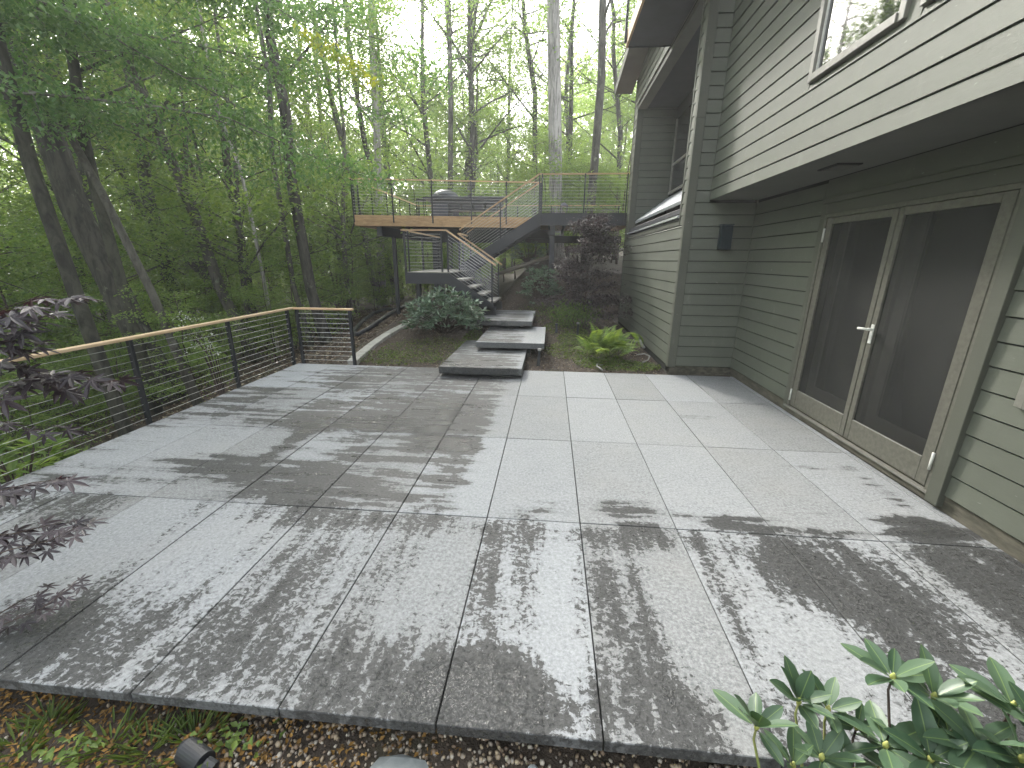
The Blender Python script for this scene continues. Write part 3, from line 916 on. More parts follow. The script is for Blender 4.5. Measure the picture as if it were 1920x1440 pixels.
# ------------------------------------------------------------------ stepping slabs
for (x0, x1, y0, y1, zt, lab) in (
        (-1.21, 0.0, 4.70, 6.80, 0.145, "lowest floating stone slab of the path, resting over the patio edge"),
        (-0.86, 0.30, 5.86, 7.68, 0.30, "middle floating stone slab of the stepped path to the stairs"),
        (-1.08, 0.03, 7.25, 9.10, 0.47, "topmost floating stone slab at the foot of the black staircase")):
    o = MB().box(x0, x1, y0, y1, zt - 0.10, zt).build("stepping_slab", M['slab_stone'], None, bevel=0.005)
    o['damp'] = 0.1
    tag(o, lab, "stone slab", "floating slabs of the path")
    f = MB().box(x0 + .25, x1 - .25, y0 + .3, y1 - .12, float(ground_z((x0 + x1) / 2, y0 + .2)) - .2 if y0 > 5.2 else -.0, zt - .101)
    if y0 > 5.2:
        f.build("support_block", M['plastic'], o)
    else:
        MB().box(x0 + .2, x1 - .2, y0 + .12, y1 - .2, 0.003, zt - .101).build("support_block", M['plastic'], o)

# ------------------------------------------------------------------ staircase
ST = thing("staircase", "black steel staircase with a square landing climbing to the raised deck", "staircase", (-.9, 8.7, .47))
LZ = 1.36
y0, y1, y2, y3 = 8.10, 9.25, 10.2, 11.3
xl, xr = -2.78, -1.83
def stringer(xa, za, xb, zb, y, depth=0.26, th=0.05, endflat=True):
    """xa,za upper end; xb,zb lower end on the top edge"""
    p = [(xa, y - th / 2, za - depth), (xb, y - th / 2, zb - depth * .55), (xb, y + th / 2, zb - depth * .55), (xa, y + th / 2, za - depth),
         (xa, y - th / 2, za), (xb, y - th / 2, zb), (xb, y + th / 2, zb), (xa, y + th / 2, za)]
    return MB().quadbox(p)
# landing
for (a, b, c, d) in ((xl, xr, y0 - .025, y0 + .025), (xl, xr, y3 - .025, y3 + .025), (xl - .0, xl + .05, y0 + .026, y3 - .026)):
    box("landing_beam", M['steel_beam'], ST, a, b, c, d, LZ - .24, LZ - .012)
yy = y0 - .02
while yy < y3:
    box("landing_board", M['grey_board'], ST, xl + .052, xr + .04, yy, yy + .13, LZ - .011, LZ + .012)
    yy += .137
post(ST, xl + .1, y0 + .6, -0.4, LZ - .24, .09, "landing_post", 'steel_beam')
post(ST, xl + .1, y3 - .3, -0.6, LZ - .24, .09, "landing_post", 'steel_beam')
# lower flight
for y in (y0, y1):
    stringer(xr, LZ, -0.86, 0.70, y, depth=0.38).build("stringer", M['steel_beam'], ST)
    MB().quadbox([(-1.12, y - .025, .475), (-.80, y - .025, .475), (-.80, y + .025, .475), (-1.12, y + .025, .475), (-1.12, y - .025, .66), (-.80, y - .025, .66), (-.80, y + .025, .66), (-1.12, y + .025, .66)]).build("stringer_foot", M['steel_beam'], ST)
for k in range(4):
    zt = LZ - .145 - k * .152
    xc = xr + .14 + k * .215
    box("tread", M['grey_board'], ST, xc - .02, xc + .22, y0 + .027, y1 - .027, zt - .03, zt + .012, .004)
# upper flight
UA, UZ = (0.03, 2.76), 2.76
for y in (y2, y3):
    MB().quadbox([(xr - .18, y - .025, LZ - .16), (0.05, y - .025, 2.46), (0.05, y + .025, 2.46), (xr - .18, y + .025, LZ - .16),
                  (xr - .18, y - .025, LZ + .14), (0.02, y - .025, 2.765), (0.02, y + .025, 2.765), (xr - .18, y + .025, LZ + .14)]).build("stringer", M['steel_beam'], ST)
for k in range(8):
    zt = LZ + .155 * (k + 1)
    xc = xr + .03 + k * .225
    box("tread", M['grey_board'], ST, xc, xc + .26, y2 + .027, y3 - .027, zt - .03, zt + .004, .004)
# stair rails
def rail(parent, a, b, mat='rail_x', w=.055, h=.028):
    return MB().bar(a, b, w, h).build("handrail", M[mat], parent)
H = 0.86
for y in (y0, y1):
    for xx, zz in ((xr + .0, LZ), (-0.885, 0.72)):
        post(ST, xx, y - .0, zz - .22, zz + H - .02, .032)
    rail(ST, (xr - .02, y, LZ + H - .0), (-.80, y, .70 + H - .04))
    cables(ST, (xr, y, LZ - .02), (-0.885, y, .73), 11, .08, .78)
post(ST, xr - .13, y0, LZ - .25, LZ + H - .02, .032)
post(ST, xl + .02, y0, LZ - .25, LZ + H - .02, .04)
post(ST, xl + .10, y0, LZ - .05, LZ + H - .02, .028)
rail(ST, (xl - .04, y0, LZ + H), (xr - .02, y0, LZ + H))
cables(ST, (xl, y0, LZ), (xr - .13, y0, LZ), 11, .06, .78)
for yy in (y0 + 1.3, y3 - .4):
    post(ST, xl + .02, yy, LZ - .1, LZ + H - .02, .04)
rail(ST, (xl, y0 + .03, LZ + H), (xl, y3, LZ + H), 'rail_y')
cables(ST, (xl, y0, LZ), (xl, y3, LZ), 11, .06, .78)
rail(ST, (xr + .02, y1 + .03, LZ + H), (xr + .02, y2 - .03, LZ + H), 'rail_y')
cables(ST, (xr, y1, LZ), (xr, y2, LZ), 11, .06, .78)
for y in (y2, y3):
    rail(ST, (xr - .18, y, LZ + .14 + H), (0.02, y, 2.765 + H + .03))
    for xx in (xr - .1, -0.95):
        zz = LZ + .14 + (xx - xr + .18) * (2.765 - LZ - .14) / (0.02 - xr + .18)
        post(ST, xx, y, zz - .2, zz + H - .01, .03)
    post(ST, 0.02, y, 2.5, 2.765 + H, .03)
    cables(ST, (xr - .14, y, LZ + .16), (0.02, y, 2.78), 11, .06, .80)

# ------------------------------------------------------------------ raised deck
DK = thing("raised_deck", "raised timber deck on black steel posts with cable railing at the woods edge", "deck", (-4, 11, -.4))
DZ = 2.76
A = Vector((-4.96, 10.62, 0)); B = Vector((-0.02, 11.36, 0))
ab = (B - A).normalized(); nrm = Vector((ab.y, -ab.x, 0))
for (za, zb, off, cuts) in ((DZ - .135, DZ, 0.0, (0, .34, .72, 1)), (DZ - .275, DZ - .138, 0.0, (0, .47, 1))):
    for c0, c1 in zip(cuts[:-1], cuts[1:]):
        a = A.lerp(B, c0) + ab * .003; b = A.lerp(B, c1)
        MB().bar(a + nrm * off + Vector((0, 0, (za + zb) / 2)), b + nrm * off + Vector((0, 0, (za + zb) / 2)), .035, zb - za).build("fascia_board", M['fascia'], DK)
for (za, zb) in ((DZ - .135, DZ), (DZ - .275, DZ - .138)):
    MB().bar((A.x, A.y + .02, (za + zb) / 2), (A.x + .02, 16.4, (za + zb) / 2), .035, zb - za).build("fascia_board", M['fascia_y'], DK)
# deck boards running across
yb_ = 10.72
while yb_ < 16.35:
    xa_ = A.x + .05
    t = (yb_ - A.y) / (B.y - A.y)
    xe = 2.9 if yb_ > 11.36 else A.lerp(B, max(min(t, 1), 0)).x - .25
    if xe - xa_ > .2:
        box("deck_board", M['deck_wood'], DK, xa_, xe if yb_ < 11.36 else (2.16 if yb_ < 10.2 else 2.9), yb_, yb_ + .138, DZ - .03, DZ - .004)
    yb_ += .144
for k in range(8):
    xx = 0.06 + k * .0
yb_ = 10.26
while yb_ < 11.3:
    box("deck_board", M['deck_wood'], DK, 0.06, 2.15, yb_, yb_ + .138, DZ - .03, DZ - .004)
    yb_ += .144
for xx in [A.x + .3 + .45 * k for k in range(11)]:
    ys_ = A.lerp(B, min((xx - A.x) / (B.x - A.x), 1)).y
    box("joist", M['timber'], DK, xx - .02, xx + .02, ys_ + .06, 16.3, DZ - .22, DZ - .032)
for k in range(5):
    box("joist", M['timber'], DK, .25 + k * .45, .29 + k * .45, 10.3, 16.3, DZ - .22, DZ - .032)
box("deck_skirt", M['steel_beam'], DK, 0.0, 2.17, 10.175, 10.225, DZ - .29, DZ + .0)
MB().bar((-4.33, 10.72, 2.35), (-3.9, 15.7, 2.35), .16, .24).build("deck_beam", M['steel_beam'], DK)
box("deck_beam", M['steel_beam'], DK, -3.9, 2.9, 15.5, 15.66, 2.25, 2.5)
box("deck_beam", M['steel_beam'], DK, 0.30, 0.44, 10.3, 15.4, 2.25, 2.50)
box("deck_beam", M['steel_beam'], DK, -4.2, .29, 12.7, 12.84, 2.28, 2.53)
post(DK, -4.17, 11.35, -0.42, 2.24, .10, "deck_post", 'steel_beam')
post(DK, -3.35, 12.77, -0.6, 2.28, .14, "deck_post", 'steel_beam')
post(DK, -3.95, 15.5, -0.6, 2.24, .14, "deck_post", 'steel_beam')
post(DK, 0.37, 10.5, 0.2, 2.25, .13, "deck_post", 'steel_beam')
post(DK, 0.37, 15.3, 0.2, 2.25, .12, "deck_post", 'steel_beam')
box("footing", M['concrete'], DK, -4.32, -4.02, 11.2, 11.5, -0.85, -0.42, .01)
# deck railings
DH = 0.885
hv = Vector((0, 0, 1))
for t in (0.0, 0.21, 0.42, 0.63, 0.82):
    p = A.lerp(B, t) + nrm * .035
    post(DK, p.x, p.y, DZ - .19, DZ + DH, .03)
post(DK, A.x + .13, A.y + .06, DZ - .02, DZ + DH, .035)
rail(DK, (A.x - .05, A.y - .02, DZ + DH), (B.x + .02, B.y, DZ + DH))
cables(DK, A + hv * DZ + nrm * .035, B + hv * DZ + nrm * .035, 11, .06, .81, .0025)
for yy in (10.7, 11.9, 13.1, 14.3, 15.4, 16.35):
    post(DK, A.x - .0, yy, DZ - .05, DZ + DH, .035)
rail(DK, (A.x, A.y + .02, DZ + DH), (A.x + .02, 16.4, DZ + DH), 'rail_y')
cables(DK, (A.x, A.y, DZ), (A.x, 16.38, DZ), 11, .06, .81, .0025)
for xx in (-4.9, -3.6, -2.3, -1.0, .3, 1.6, 2.85):
    post(DK, xx, 16.4, DZ - .05, DZ + DH, .035)
rail(DK, (A.x, 16.4, DZ + DH), (2.9, 16.4, DZ + DH))
cables(DK, (A.x, 16.4, DZ), (2.9, 16.4, DZ), 11, .06, .81, .0025)
for xx in (0.08, 1.12, 2.13):
    post(DK, xx, 10.17, DZ - .28, DZ + DH, .03)
rail(DK, (0.0, 10.2, DZ + DH), (2.17, 10.2, DZ + DH))
cables(DK, (0.05, 10.18, DZ), (2.15, 10.18, DZ), 11, .06, .81, .0025)

# bar table on the deck
T = thing("bar_table", "long dark bar counter with grey panels standing on the raised deck", "table", (-2.6, 13.4, DZ))
tz = DZ + .68
MB().box(-3.72, -1.12, 12.9, 13.8, tz, tz + .07).build("table_top", M['counter'], T, bevel=.01)
MB().box(-3.5, -1.25, 13.0, 13.7, tz - .12, tz - .001).build("table_apron", M['counter'], T)
box("end_panel", M['panel_grey'], T, -3.48, -2.95, 13.0, 13.65, DZ, tz - .121)
box("end_panel", M['panel_grey'], T, -1.33, -1.27, 13.0, 13.65, DZ, tz - .121)
box("shelf", M['counter'], T, -2.949, -1.331, 13.1, 13.6, DZ + .36, DZ + .40)
box("shelf", M['counter'], T, -2.949, -1.331, 13.1, 13.6, DZ + .18, DZ + .22)
for k in range(4):
    box("drawer", M['grey_metal'], T, -2.92 + k * .39, -2.58 + k * .39, 13.12, 13.6, tz - .25, tz - .125)
G = thing("kettle_grill", "grey domed grill behind the dark bar counter on the deck", "grill", (-3.35, 14.4, DZ))
mb = MB()
prof = [(0.44, 0), (0.46, .05), (0.43, .12), (0.34, .2), (0.2, .26), (0.05, .285), (0.001, .29)]
i0 = 0
NS = 20
for r_, z_ in prof:
    for j in range(NS):
        mb.v.append((-3.35 + r_ * math.cos(2 * math.pi * j / NS), 14.4 + r_ * math.sin(2 * math.pi * j / NS), DZ + .88 + z_))
for k in range(len(prof) - 1):
    for j in range(NS):
        mb.f.append((k * NS + j, k * NS + (j + 1) % NS, (k + 1) * NS + (j + 1) % NS, (k + 1) * NS + j))
mb.build("grill_lid", M['grey_metal'], G, smooth=True)
box("grill_cabinet", M['panel_grey'], G, -3.75, -2.95, 14.1, 14.7, DZ + .1, DZ + .878)
MB().tube([(-3.55, 13.94, DZ + .95), (-3.15, 13.94, DZ + .95)], .015, 8).build("lid_handle", M['black_metal'], G)
for sx in (-3.7, -3.0):
    for yy in (14.15, 14.65):
        post(G, sx, yy, DZ, DZ + .1, .05, "leg")

def chair(x, y, rot, label):
    c = thing("deck_chair", label, "chair", (x, y, DZ), "dark chairs on the raised deck")
    q = Matrix.Rotation(rot, 4, 'Z')
    def bx(name, x0, x1, y0, y1, z0, z1):
        mb = MB().box(x0, x1, y0, y1, z0, z1)
        mb.v = [tuple(q @ Vector(p) + Vector((x, y, DZ))) for p in mb.v]
        mb.build(name, M['counter'], c)
    bx("seat", -.23, .23, -.23, .23, .42, .46)
    bx("backrest", -.23, .23, .21, .24, .52, .92)
    for sx in (-.21, .21):
        for sy in (-.21, .225):
            bx("leg", sx - .018, sx + .018, sy - .018, sy + .018, 0, .419 if sy < 0 else .519)
    bx("armrest", -.26, -.231, -.2, .2, .64, .67)
    bx("armrest", .231, .26, -.2, .2, .64, .67)
def stool(x, y, label):
    t = thing("bar_stool", label, "stool", (x, y, DZ))
    MB().tube([(x, y, DZ + .62), (x, y, DZ + .66)], .16, 14).build("seat", M['counter'], t)
    for sx, sy in ((-1, -1), (1, -1), (1, 1), (-1, 1)):
        MB().tube([(x + sx * .10, y + sy * .10, DZ + .619), (x + sx * .15, y + sy * .15, DZ)], .013, 6).build("leg", M['black_metal'], t)
    MB().tube([(x - .13, y - .13, DZ + .25), (x + .13, y - .13, DZ + .25)], .008, 6).build("rung", M['black_metal'], t)
    MB().tube([(x - .13, y + .13, DZ + .25), (x + .13, y + .13, DZ + .25)], .008, 6).build("rung", M['black_metal'], t)
stool(-3.78, 12.9, "dark backless stool just left of the bar counter")
L_ = thing("lantern", "small dark lantern on the deck in front of the biggest pale trunk", "lantern", (.68, 12.0, DZ))
box("lantern_base", M['counter'], L_, .57, .79, 11.89, 12.11, DZ + .0, DZ + .04)
for sx in (.585, .765):
    for sy in (11.905, 12.085):
        box("lantern_post", M['counter'], L_, sx - .01, sx + .01, sy - .01, sy + .01, DZ + .041, DZ + .36)
MB().quadbox([(.56, 11.88, DZ + .361), (.80, 11.88, DZ + .361), (.80, 12.12, DZ + .361), (.56, 12.12, DZ + .361), (.65, 11.97, DZ + .46), (.71, 11.97, DZ + .46), (.71, 12.03, DZ + .46), (.65, 12.03, DZ + .46)]).build("lantern_roof", M['counter'], L_)
MB().tube([(.675, 12.0, DZ + .041), (.675, 12.0, DZ + .22)], .04, 12).build("candle", M['concrete'], L_)

# ------------------------------------------------------------------ trees
def wobble(rng, a, b, n_, amp):
    a, b = np.array(a, float), np.array(b, float)
    t = np.linspace(0, 1, n_)[:, None]
    p = a + (b - a) * t
    w = np.cumsum(rng.normal(0, amp, (n_, 3)), 0)
    w -= w[0] + (w[-1] - w[0]) * t
    return p + w * np.array([1, 1, .3])


def make_tree(rng, trunk, r0, r1, limbs, limb_z, reach, spray_n, leaf_n, leaf, spray_r=0.7, limb_up=0.5, fork=None, sub=3, sides=9, flat=0.14):
    """trunk: polyline (n x 3). returns MB of wood, arrays of leaf centres"""
    trunk = np.asarray(trunk, float)
    mb = MB()
    n_ = len(trunk)
    rad = list(np.linspace(r0, r1, n_))
    rad[0] *= 1.25
    mb.tube(trunk.tolist(), rad, sides)
    zs = trunk[:, 2]
    C = []
    for k in range(limbs):
        z = rng.uniform(limb_z, zs[-1] - 0.1) if limb_z < zs[-1] else zs[-1]
        f = np.clip(np.interp(z, zs, np.arange(n_)), 0, n_ - 1.001)
        i = int(f)
        s0 = trunk[i] + (trunk[i + 1] - trunk[i]) * (f - i)
        hgt = (z - limb_z) / max(zs[-1] - limb_z, .1)
        az = k * 2.4 + rng.uniform(-.5, .5)
        Lb = reach * (1.0 - 0.45 * hgt) * rng.uniform(.6, 1.15)
        d = np.array([math.cos(az), math.sin(az), limb_up * rng.uniform(.5, 1.5)])
        p1 = s0 + d * Lb * .5
        p2 = s0 + d * Lb + np.array([0, 0, rng.uniform(-.1, .25) * Lb])
        path = wobble(rng, s0, p2, 5, .06 * Lb / 3)
        rr = max(rad[i] * .38, .012)
        mb.tube(path.tolist(), list(np.linspace(rr, .006, 5)), 5, caps=False)
        for j in range(sub):
            f2 = rng.uniform(.3, .95)
            q0 = path[0] + (path[-1] - path[0]) * f2
            az2 = az + rng.uniform(-1.2, 1.2)
            l2 = Lb * .4 * rng.uniform(.5, 1.2)
            q1 = q0 + np.array([math.cos(az2), math.sin(az2), rng.uniform(-.1, .5)]) * l2
            pth = wobble(rng, q0, q1, 4, .04)
            mb.tube(pth.tolist(), list(np.linspace(rr * .45, .004, 4)), 4, caps=False)
            C.append(pth[-1]); C.append(pth[2])
        C.append(path[-1])
        C.append(path[3])
    C = np.array(C)
    if len(C) == 0:
        return mb, np.zeros((0, 3))
    pick = rng.integers(0, len(C), spray_n)
    cen = C[pick] + rng.normal(0, spray_r * .45, (spray_n, 3)) * np.array([1, 1, .5])
    # each spray is a thin, tilted, drooping layer of leaves
    tilt = rng.normal(0, .22, (spray_n, 2))
    a = rng.uniform(0, 2 * np.pi, (spray_n, leaf_n))
    r = spray_r * np.sqrt(rng.uniform(0, 1, (spray_n, leaf_n)))
    x = r * np.cos(a); y = r * np.sin(a)
    z = x * tilt[:, :1] + y * tilt[:, 1:] - .25 * r * r / spray_r + rng.normal(0, flat, (spray_n, leaf_n)) * spray_r
    P_ = np.stack([cen[:, 0:1] + x, cen[:, 1:2] + y, cen[:, 2:3] + z], -1).reshape(-1, 3)
    return mb, P_


def tree_object(name, label, cat, group, base, mb, P_, leaf, bark_m, leaf_m, rng, aspect=.55, tilt=.5):
    t = thing(name, label, cat, base, group)
    mb.build("trunk", bark_m, t, smooth=True)
    if len(P_):
        C, D, N, L, W = leaves_random(rng, P_, leaf, tilt, aspect)
        o = link("crown", leaf_mesh("crown", C, D, N, L, W, leaf_m), t)
    return t


def px_trunk(pts, Yd, top=14.0, extra_lean=0.0, rng=RNG, wob=.05):
    """trunk polyline through photo points at depth Yd, rooted in the ground and carried on upwards"""
    w = [at(u, v, 1, Yd) for (u, v) in pts]
    w = sorted(w, key=lambda p: p.z)
    lo, nx_ = w[0], w[1]
    d = (w[-1] - w[0]).normalized()
    gz = float(ground_z(lo.x, lo.y)) - .2
    if lo.z > gz + .3:
        dd = (nx_ - lo).normalized()
        if dd.z < .5: dd = Vector((0, 0, 1))
        w.insert(0, lo - dd * ((lo.z - gz) / dd.z))
    hi = w[-1]
    k = 0
    while w[-1].z < top:
        w.append(w[-1] + d * 1.3 + Vector((rng.normal(0, .08), rng.normal(0, .08), 0)))
    return np.array([tuple(p) for p in w])


rng = np.random.default_rng(21)
# name-label, points, depth, radius, bark, limb z, n limbs, reach, sprays, leafs, leaf size, leaf mat
TREES = [
    ("grey-green trunk leaning at the photo's left edge behind the railing", [(232, 800), (145, 560), (58, 311), (0, 100)], 4.6, .105, 'bark_mid', 3.2, 9, 2.4, 60, 45, .075, 'leaf_near', 11),
    ("thickest dark mossy trunk leaning left beside the railing", [(285, 680), (205, 520), (140, 390), (92, 250)], 7.0, .27, 'bark_dark', 5.0, 10, 3.5, 60, 55, .09, 'leaf_canopy', 13),
    ("smooth grey trunk forking at mid height behind the railing", [(246, 600), (233, 552), (183, 370), (156, 253), (132, 78), (120, 0)], 6.0, .10, 'bark_mid', 3.6, 12, 2.8, 90, 50, .075, 'leaf_near', 11),
    ("light slanting slim trunk crossing the smooth grey one", [(372, 759), (288, 556), (190, 360), (110, 215), (0, 105)], 5.6, .07, 'bark_grey', 5.6, 4, 1.6, 20, 40, .075, 'leaf_near', 7),
    ("dark leaning trunk seen through the middle of the left woods", [(496, 697), (467, 650), (412, 540), (362, 397), (311, 280), (284, 210)], 9.5, .15, 'bark_dark', 5.0, 9, 3.0, 60, 50, .085, 'leaf_canopy', 13),
    ("short dark slanted trunk left of the middle woods", [(340, 470), (257, 381), (232, 325)], 15, .17, 'bark_dark', 5.5, 9, 3.0, 60, 50, .10, 'leaf_canopy', 14),
    ("dark upright trunk left of the slim pale sapling", [(470, 560), (450, 440), (428, 334)], 13, .14, 'bark_dark', 6.0, 9, 3.2, 60, 50, .10, 'leaf_canopy', 15),
    ("slim pale sapling trunk between two darker trunks", [(498, 544), (470, 400), (451, 319)], 10.5, .055, 'bark_pale', 4.5, 8, 2.0, 40, 45, .085, 'leaf_under', 9),
    ("slender grey trunk curving up to the frame top", [(560, 570), (552, 544), (510, 288), (505, 155), (482, 23)], 9.8, .075, 'bark_grey', 3.8, 12, 2.6, 80, 50, .08, 'leaf_near', 11),
    ("rough brown upright trunk left of the raised deck", [(600, 600), (583, 544), (545, 330), (533, 195)], 9.4, .15, 'bark_dark', 4.5, 10, 3.0, 70, 50, .085, 'leaf_canopy', 13),
    ("pale twin trunk under the deck's left corner", [(710, 560), (697, 517), (680, 420), (660, 330)], 16.5, .15, 'bark_grey', 6, 9, 3.2, 60, 50, .10, 'leaf_canopy', 15),
    ("dark trunk just right of the deck's left post", [(745, 560), (722, 470), (700, 330)], 19.0, .15, 'bark_dark', 7, 9, 3.2, 60, 50, .11, 'leaf_canopy', 15),
    ("pale grey trunk behind the left part of the deck", [(712, 420), (706, 240), (700, 120)], 18.0, .17, 'bark_pale', 6.5, 9, 3.2, 60, 45, .11, 'leaf_canopy', 16),
    ("straight thin grey trunk behind the grill", [(844, 366), (845, 180), (841, 0)], 18.5, .12, 'bark_grey', 7.5, 9, 2.6, 40, 40, .11, 'leaf_canopy', 17),
    ("dark forked trunk right of the grill", [(872, 370), (882, 240), (888, 0)], 24.0, .17, 'bark_dark', 8, 12, 4.0, 50, 40, .13, 'leaf_canopy', 18),
    ("thin dark trunk left of the big pale trunk", [(1003, 328), (1003, 175), (985, 60)], 22.0, .14, 'bark_dark', 7.5, 12, 3.6, 50, 40, .13, 'leaf_canopy', 18),
    ("biggest pale furrowed trunk standing behind the deck rail", [(1042, 390), (1040, 200), (1037, 0)], 18.0, .30, 'bark_pale', 11, 8, 3.5, 40, 40, .12, 'leaf_canopy', 20),
    ("dark mottled trunk forking right of the big pale trunk", [(1110, 360), (1117, 280), (1128, 140), (1130, 0)], 17.0, .18, 'bark_dark', 6.5, 12, 4.0, 50, 40, .12, 'leaf_canopy', 17),
    ("thin dark trunk between the pale and the mottled trunk", [(1066, 380), (1070, 250), (1072, 120)], 23.0, .13, 'bark_dark', 6, 12, 3.6, 60, 40, .13, 'leaf_canopy', 16),
    ("slim trunk nearest the green house wall", [(1160, 330), (1163, 250), (1150, 100)], 22.0, .13, 'bark_dark', 5.5, 12, 3.6, 60, 40, .13, 'leaf_canopy', 16),
]
for (lab, pts, Yd, r, bk, lz, nl, rc, ns, lf, ls, lm, top) in TREES:
    tr = px_trunk(pts, Yd, top, rng=rng)
    mb, P_ = make_tree(rng, tr, r, r * .35, nl, lz, rc, ns, lf, ls)
    tree_object("forest_tree", lab, "tree", "trees with trunks in plain view", tuple(tr[0]), mb, P_, ls, M[bk], M[lm], rng)

# limbs that reach over the view from the left: a near tree whose low boughs hang in front
def bough(label, path, r, ns, spray_r, leaf, lm, n_leaf=60, name="hanging_bough"):
    pass
near = thing("near_beech_tree", "near tree with low boughs of drooping leaves hanging across the upper left", "tree", (-5.2, 4.2, -1.2))
mbn = MB()
BP = np.array([[-8.0, 3.2, -2.4], [-8.0, 3.3, 1.5], [-7.9, 3.5, 3.6], [-7.8, 3.7, 6.0], [-7.8, 3.9, 9.0]])
mbn.tube(BP.tolist(), [.10, .09, .08, .06, .04], 9)
CEN = []
for (a, b, sag) in (((-7.95, 3.5, 3.2), (-2.6, 6.8, 3.5), .3), ((-7.95, 3.5, 4.2), (-2.8, 8.4, 4.7), .2), ((-7.9, 3.6, 5.0), (-3.4, 6.4, 5.4), .2),
                    ((-7.9, 3.5, 4.6), (-5.2, 8.8, 4.4), .3), ((-7.8, 3.7, 5.5), (-2.4, 9.0, 5.6), .2), ((-7.8, 3.8, 6.2), (-4.0, 8.8, 6.4), .1),
                    ((-7.95, 3.4, 3.9), (-7.6, 6.6, 4.0), .2), ((-7.9, 3.5, 3.5), (-5.6, 6.6, 3.6), .3), ((-7.9, 3.5, 5.0), (-6.2, 7.4, 5.2), .3),
                    ((-7.9, 3.5, 5.6), (-5.0, 6.2, 6.0), .3), ((-7.9, 3.5, 4.4), (-4.2, 6.4, 4.2), .3)):
    a = np.array(a); b = np.array(b)
    pth = np.array([a + (b - a) * t + np.array([0, 0, .5 * math.sin(math.pi * t) - sag * t * t * 2]) for t in np.linspace(0, 1, 7)])
    pth[1:-1] += rng.normal(0, .09, (5, 3))
    mbn.tube(pth.tolist(), list(np.linspace(.022, .005, 7)), 6, caps=False)
    for _ in range(20):
        f2 = rng.uniform(.2, 1)
        i = min(int(f2 * 6), 5)
        q0 = pth[i] + (pth[i + 1] - pth[i]) * (f2 * 6 - i)
        q1 = q0 + rng.normal(0, 1, 3) * np.array([.55, .55, .15]) + np.array([.2, .1, -.18])
        mbn.tube([q0.tolist(), ((q0 + q1) / 2 + [0, 0, .05]).tolist(), q1.tolist()], [.008, .006, .003], 4, caps=False)
        for t in (.4, .7, 1.0):
            CEN.append(q0 + (q1 - q0) * t)
CEN = np.array(CEN)
mbn.build("trunk", M['bark_grey'], near, smooth=True)
k_ = 34
P_ = (CEN[:, None, :] + rng.normal(0, 1, (len(CEN), k_, 3)) * np.array([.27, .27, .07])).reshape(-1, 3)
C, D, N, L, W = leaves_random(rng, P_, .085, .45, .48)
D[:, 2] -= .35
link("crown", leaf_mesh("crown", C, D, N, L, W, M['leaf_near']), near)

# yellowing spray hanging from it
yl = []
for t in np.linspace(0, 1, 60):
    p = at(570 + 135 * t, 62 + 95 * t, 1, 5.6)
    for _ in range(4):
        yl.append(np.array(p) + rng.normal(0, 1, 3) * np.array([.07, .12, .05]))
yl = np.array(yl)
C, D, N, L, W = leaves_random(rng, yl, .085, .5, .5)
D[:, 2] -= .4
link("yellow_spray", leaf_mesh("yellow_spray", C, D, N, L, W, M['leaf_yellow']), near)['kind'] = 'stuff'

# prototypes for the rest of the woods
def proto(rng, kind):
    if kind == 'tall':
        H_ = 17
        tr = wobble(rng, (0, 0, -.3), (rng.uniform(-.6, .6), rng.uniform(-.6, .6), H_), 9, .12)
        return make_tree(rng, tr, .17, .04, 26, 4.5, 3.6, 240, 44, .12, spray_r=.85, limb_up=.7), .12
    if kind == 'mid':
        H_ = 10
        tr = wobble(rng, (0, 0, -.3), (rng.uniform(-.6, .6), rng.uniform(-.6, .6), H_), 8, .12)
        return make_tree(rng, tr, .09, .02, 20, 2.2, 2.8, 170, 44, .11, spray_r=.75, limb_up=.35), .11
    H_ = 4.2
    tr = wobble(rng, (0, 0, -.2), (rng.uniform(-.4, .4), rng.uniform(-.4, .4), H_), 6, .08)
    return make_tree(rng, tr, .035, .01, 14, .5, 1.7, 90, 44, .09, spray_r=.55, limb_up=.2, flat=.08), .09


protos = {}
for kind, n_, bk, lm in (('tall', 3, 'bark_dark', 'leaf_canopy'), ('mid', 3, 'bark_grey', 'leaf_under'), ('low', 3, 'twig', 'leaf_under')):
    for k in range(n_):
        (mb, P_), ls = proto(rng, kind)
        me_w = bpy.data.meshes.new("trunk")
        me_w.from_pydata(mb.v, [], mb.f)
        me_w.polygons.foreach_set("use_smooth", [True] * len(me_w.polygons))
        me_w.materials.append(M[bk])
        C, D, N, L, W = leaves_random(rng, P_, ls, .5, .55)
        protos.setdefault(kind, []).append((me_w, leaf_mesh("crown", C, D, N, L, W, M[lm])))

kinds = {
    'tall': ("forest_tree", "tree", "tall trees of the woods"),
    'mid': ("understory_tree", "tree", "understory trees of the woods"),
    'low': ("sapling", "sapling", "leafy saplings on the slope"),
}


LAND = [(60, "at the photo's left edge"), (150, "behind the grey trunk at the left edge"), (240, "behind the thickest mossy trunk"), (330, "behind the forked grey trunk"),
        (400, "behind the white blossom at the railing"), (460, "behind the middle of the patio railing"), (520, "behind the slim pale sapling trunk"), (570, "behind the patio railing's corner"),
        (620, "behind the rough brown trunk"), (665, "left of the raised deck's corner"), (720, "behind the deck's left railing"), (790, "above the stair landing"), (850, "behind the grill"),
        (950, "behind the bar counter"), (1025, "left of the big pale trunk"), (1100, "between the pale and the mottled trunk"), (1150, "right of the mottled trunk"), (9999, "hidden towards the house wall")]


def where(x, y):
    far = 'farthest' if y > 34 else 'far' if y > 26 else ('mid-distance' if y > 17 else 'nearer' if y > 11 else 'nearest')
    d = Vector((x, y, 1.6)) - CAM
    dep = d.dot(c_fwd)
    u = 960 + F_PX * d.dot(c_r2) / dep if dep > 0.1 else -9999
    if u < -100:
        return far, "left of the view, seen only in reflections"
    return far, next(t for lim, t in LAND if u < lim)


